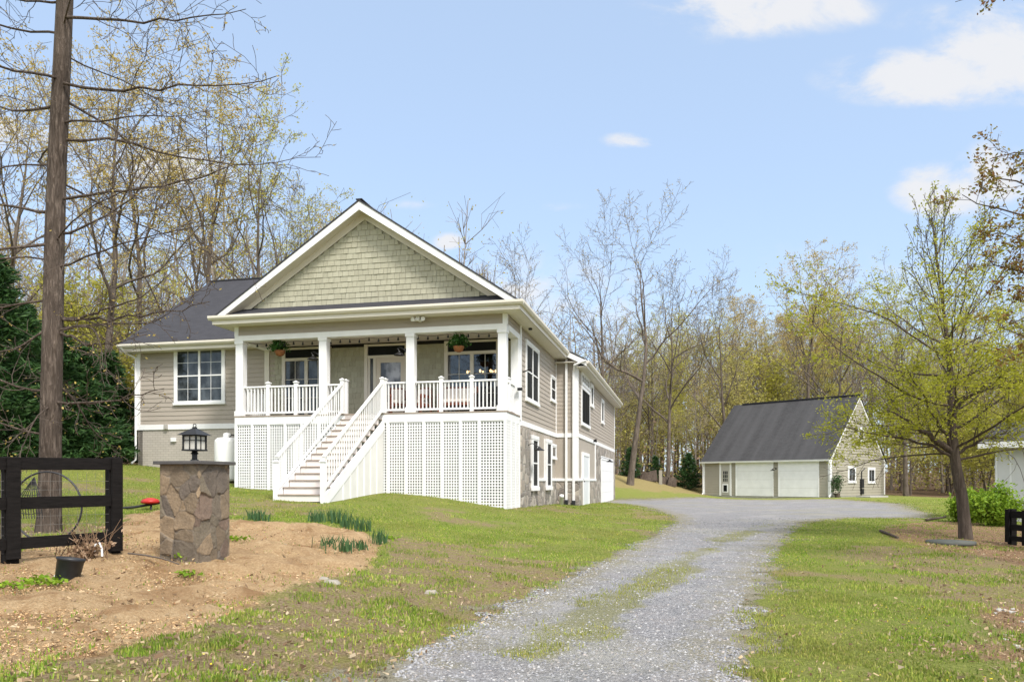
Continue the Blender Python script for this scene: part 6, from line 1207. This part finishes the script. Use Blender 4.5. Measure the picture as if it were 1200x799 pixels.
# --- the lime green tree on the right
def lime_tree():
    d = 18.2; g = np.random.default_rng(45); b = px2w(1131, 628, d); z0 = gz(b.x, b.y); o0 = np.array((b.x, b.y, z0)); t = thing('spring_tree', 'leaning tree with flat lime green sprays growing from the mulch bed', 'tree', tuple(o0)); W = [Wood(), Wood()]; tips = []
    pth = [np.array(px2w(px, py, d)) - o0 for px, py in ((1132, 634), (1130, 610), (1127, 580), (1122, 555), (1118, 530), (1116, 500), (1115, 465), (1113, 430), (1110, 400), (1104, 350), (1097, 300), (1092, 255))]; rad = [.165, .138, .126, .12, .114, .1, .09, .07, .05, .032, .02, .01]; A = np.array(pth); W[0].tube(pth, rad, 12)
    lo = Pm(seg=(10, 10, 6, 4), wig=(.05, .09, .15, .2), trop=(0, .02, .03, .03), nch=(0, 11, 4), start=(.1, .18, .12), ang=((60, 80), (30, 65), (25, 60)), ratio=(.4, .38, .45), rmin=.005, tend=(.2, .15, .25, .5), rr=(.4, .45, .5), leaves=7, lsize=.072, lspread=.10, lflat=.35)
    up = Pm(seg=(10, 10, 6, 4), wig=(.05, .05, .10, .14), trop=(0, .05, .06, .05), nch=(0, 9, 4), start=(.1, .2, .12), ang=((60, 80), (15, 35), (18, 40)), ratio=(.4, .36, .42), rmin=.0055, tend=(.2, .15, .25, .5), rr=(.4, .45, .5), leaves=1, lsize=.06, lspread=.05)
    tl = []; tu = []
    for i, h in enumerate(np.linspace(1.9, 4.8, 21)):
        p = np.array([np.interp(h, A[:, 2], A[:, k]) for k in range(3)]); az = i * 2.4 + g.normal(0, .3); el = .16 + .26 * (h - 1.75) / 2.6 + g.normal(0, .08); dv = (math.cos(az) * math.cos(el), math.sin(az) * math.cos(el), math.sin(el)); grow(g, p, dv, g.uniform(2.8, 4.3), g.uniform(.02, .036), 1, lo, W, tl)
    for ex, ey, r0 in ((1040, 480, .09), (1190, 500, .05), (985, 500, .04), (1175, 440, .05), (1060, 430, .05)):
        a_ = np.array(px2w(1118, 532 if ex != 1175 else 480, d)) - o0; e_ = np.array(px2w(ex, ey, d - .6)) - o0; m_ = (a_ + e_) / 2 + np.array((0, 0, .1)); s_ = np.linspace(0, 1, 11)[:, None]; q = (1 - s_) ** 2 * a_ + 2 * s_ * (1 - s_) * m_ + s_ ** 2 * e_ + g.normal(0, .03, (11, 3)); grow(g, None, None, 3., r0, 1, lo, W, tl, q, np.linspace(r0, .01, 11))
    for i, h in enumerate(np.linspace(3.6, 6.8, 14)):
        p = np.array([np.interp(h, A[:, 2], A[:, k]) for k in range(3)]); az = i * 2.4; el = g.uniform(.85, 1.3); dv = (math.cos(az) * math.cos(el), math.sin(az) * math.cos(el), math.sin(el)); grow(g, p, dv, (8.6 - h) * g.uniform(.6, .95), .021, 1, up, W, tu)
    V, Fc = W[0].arrays(); np_mesh('trunk', V, Fc, MT['bark_dark'], t, True); V, Fc = W[1].arrays(); T1 = np.array(tl); T1 = T1[T1[:, 2] + z0 > 1.95]; T1 = np.repeat(T1, 7, 0); T1 = T1 + g.normal(0, .10, T1.shape) * (1, 1, .45); T2 = np.array(tu); T2 = T2 + g.normal(0, .05, T2.shape); v1, f1_ = leaf_quads(T1, .06, g, .4, .55); v2, f2_ = leaf_quads(T2, .055, g, .2, .55)
    np_mesh('crown', np.concatenate([V, v1, v2]), np.concatenate([Fc, f1_ + len(V), f2_ + len(V) + len(v1)]), [MT['twig_dark'], MT['leaf_lime']], t, False, np.concatenate([np.zeros(len(Fc), int), np.ones(len(f1_) + len(f2_), int)]))
lime_tree()
# --- maple whose boughs reach in from beyond the right edge
def maple():
    d = 12.; g = np.random.default_rng(9); b = px2w(1345, 640, d); z0 = gz(b.x, b.y); o0 = np.array((b.x, b.y, z0)); t = thing('maple_tree', 'maple boughs with reddish new leaves reaching in at the upper right', 'tree', tuple(o0)); W = [Wood(), Wood()]; tips = []
    W[0].tube([np.array(px2w(1345 + k * 3, 650 - k * 110, d)) - o0 for k in range(9)], np.linspace(.2, .1, 9), 12)
    P = Pm(seg=(10, 10, 6, 3), wig=(.05, .09, .16, .22), trop=(0, 0, -.01, 0), nch=(0, 11, 4), start=(.1, .3, .15), ang=((60, 80), (30, 60), (25, 60)), ratio=(.4, .26, .42), rmin=.004, tend=(.2, .12, .25, .5), rr=(.4, .42, .5), leaves=4, lsize=.058, lspread=.05)
    for sy_, ex, ey in ((360, 1125, 225), (420, 1150, 300), (300, 1150, 200), (380, 1165, 270), (470, 1175, 385), (200, 1165, 185), (430, 1180, 330)):
        a_ = np.array(px2w(1350, sy_, d)) - o0; e_ = np.array(px2w(ex, ey, d - .5)) - o0; m_ = (a_ + e_) / 2 + np.array((0, 0, .25)); s_ = np.linspace(0, 1, 11)[:, None]; q = (1 - s_) ** 2 * a_ + 2 * s_ * (1 - s_) * m_ + s_ ** 2 * e_ + g.normal(0, .03, (11, 3)); grow(g, None, None, 3., .03, 1, P, W, tips, q, np.linspace(.035, .005, 11))
    for sy_, ex, ey in ((-60, 1120, 4), (-120, 1170, -2)):
        a_ = np.array(px2w(1360, sy_, d)) - o0; e_ = np.array(px2w(ex, ey, d - 1)) - o0; m_ = (a_ + e_) / 2 + np.array((0, 0, .3)); s_ = np.linspace(0, 1, 11)[:, None]; q = (1 - s_) ** 2 * a_ + 2 * s_ * (1 - s_) * m_ + s_ ** 2 * e_ + g.normal(0, .03, (11, 3)); P.nch = (0, 7, 3); grow(g, None, None, 2., .02, 1, P, W, tips, q, np.linspace(.025, .004, 11))
    finish('maple_tree', W, tips, P, g, t, MT['bark_near'], MT['twig_dark'], MT['leaf_maple'])
maple()
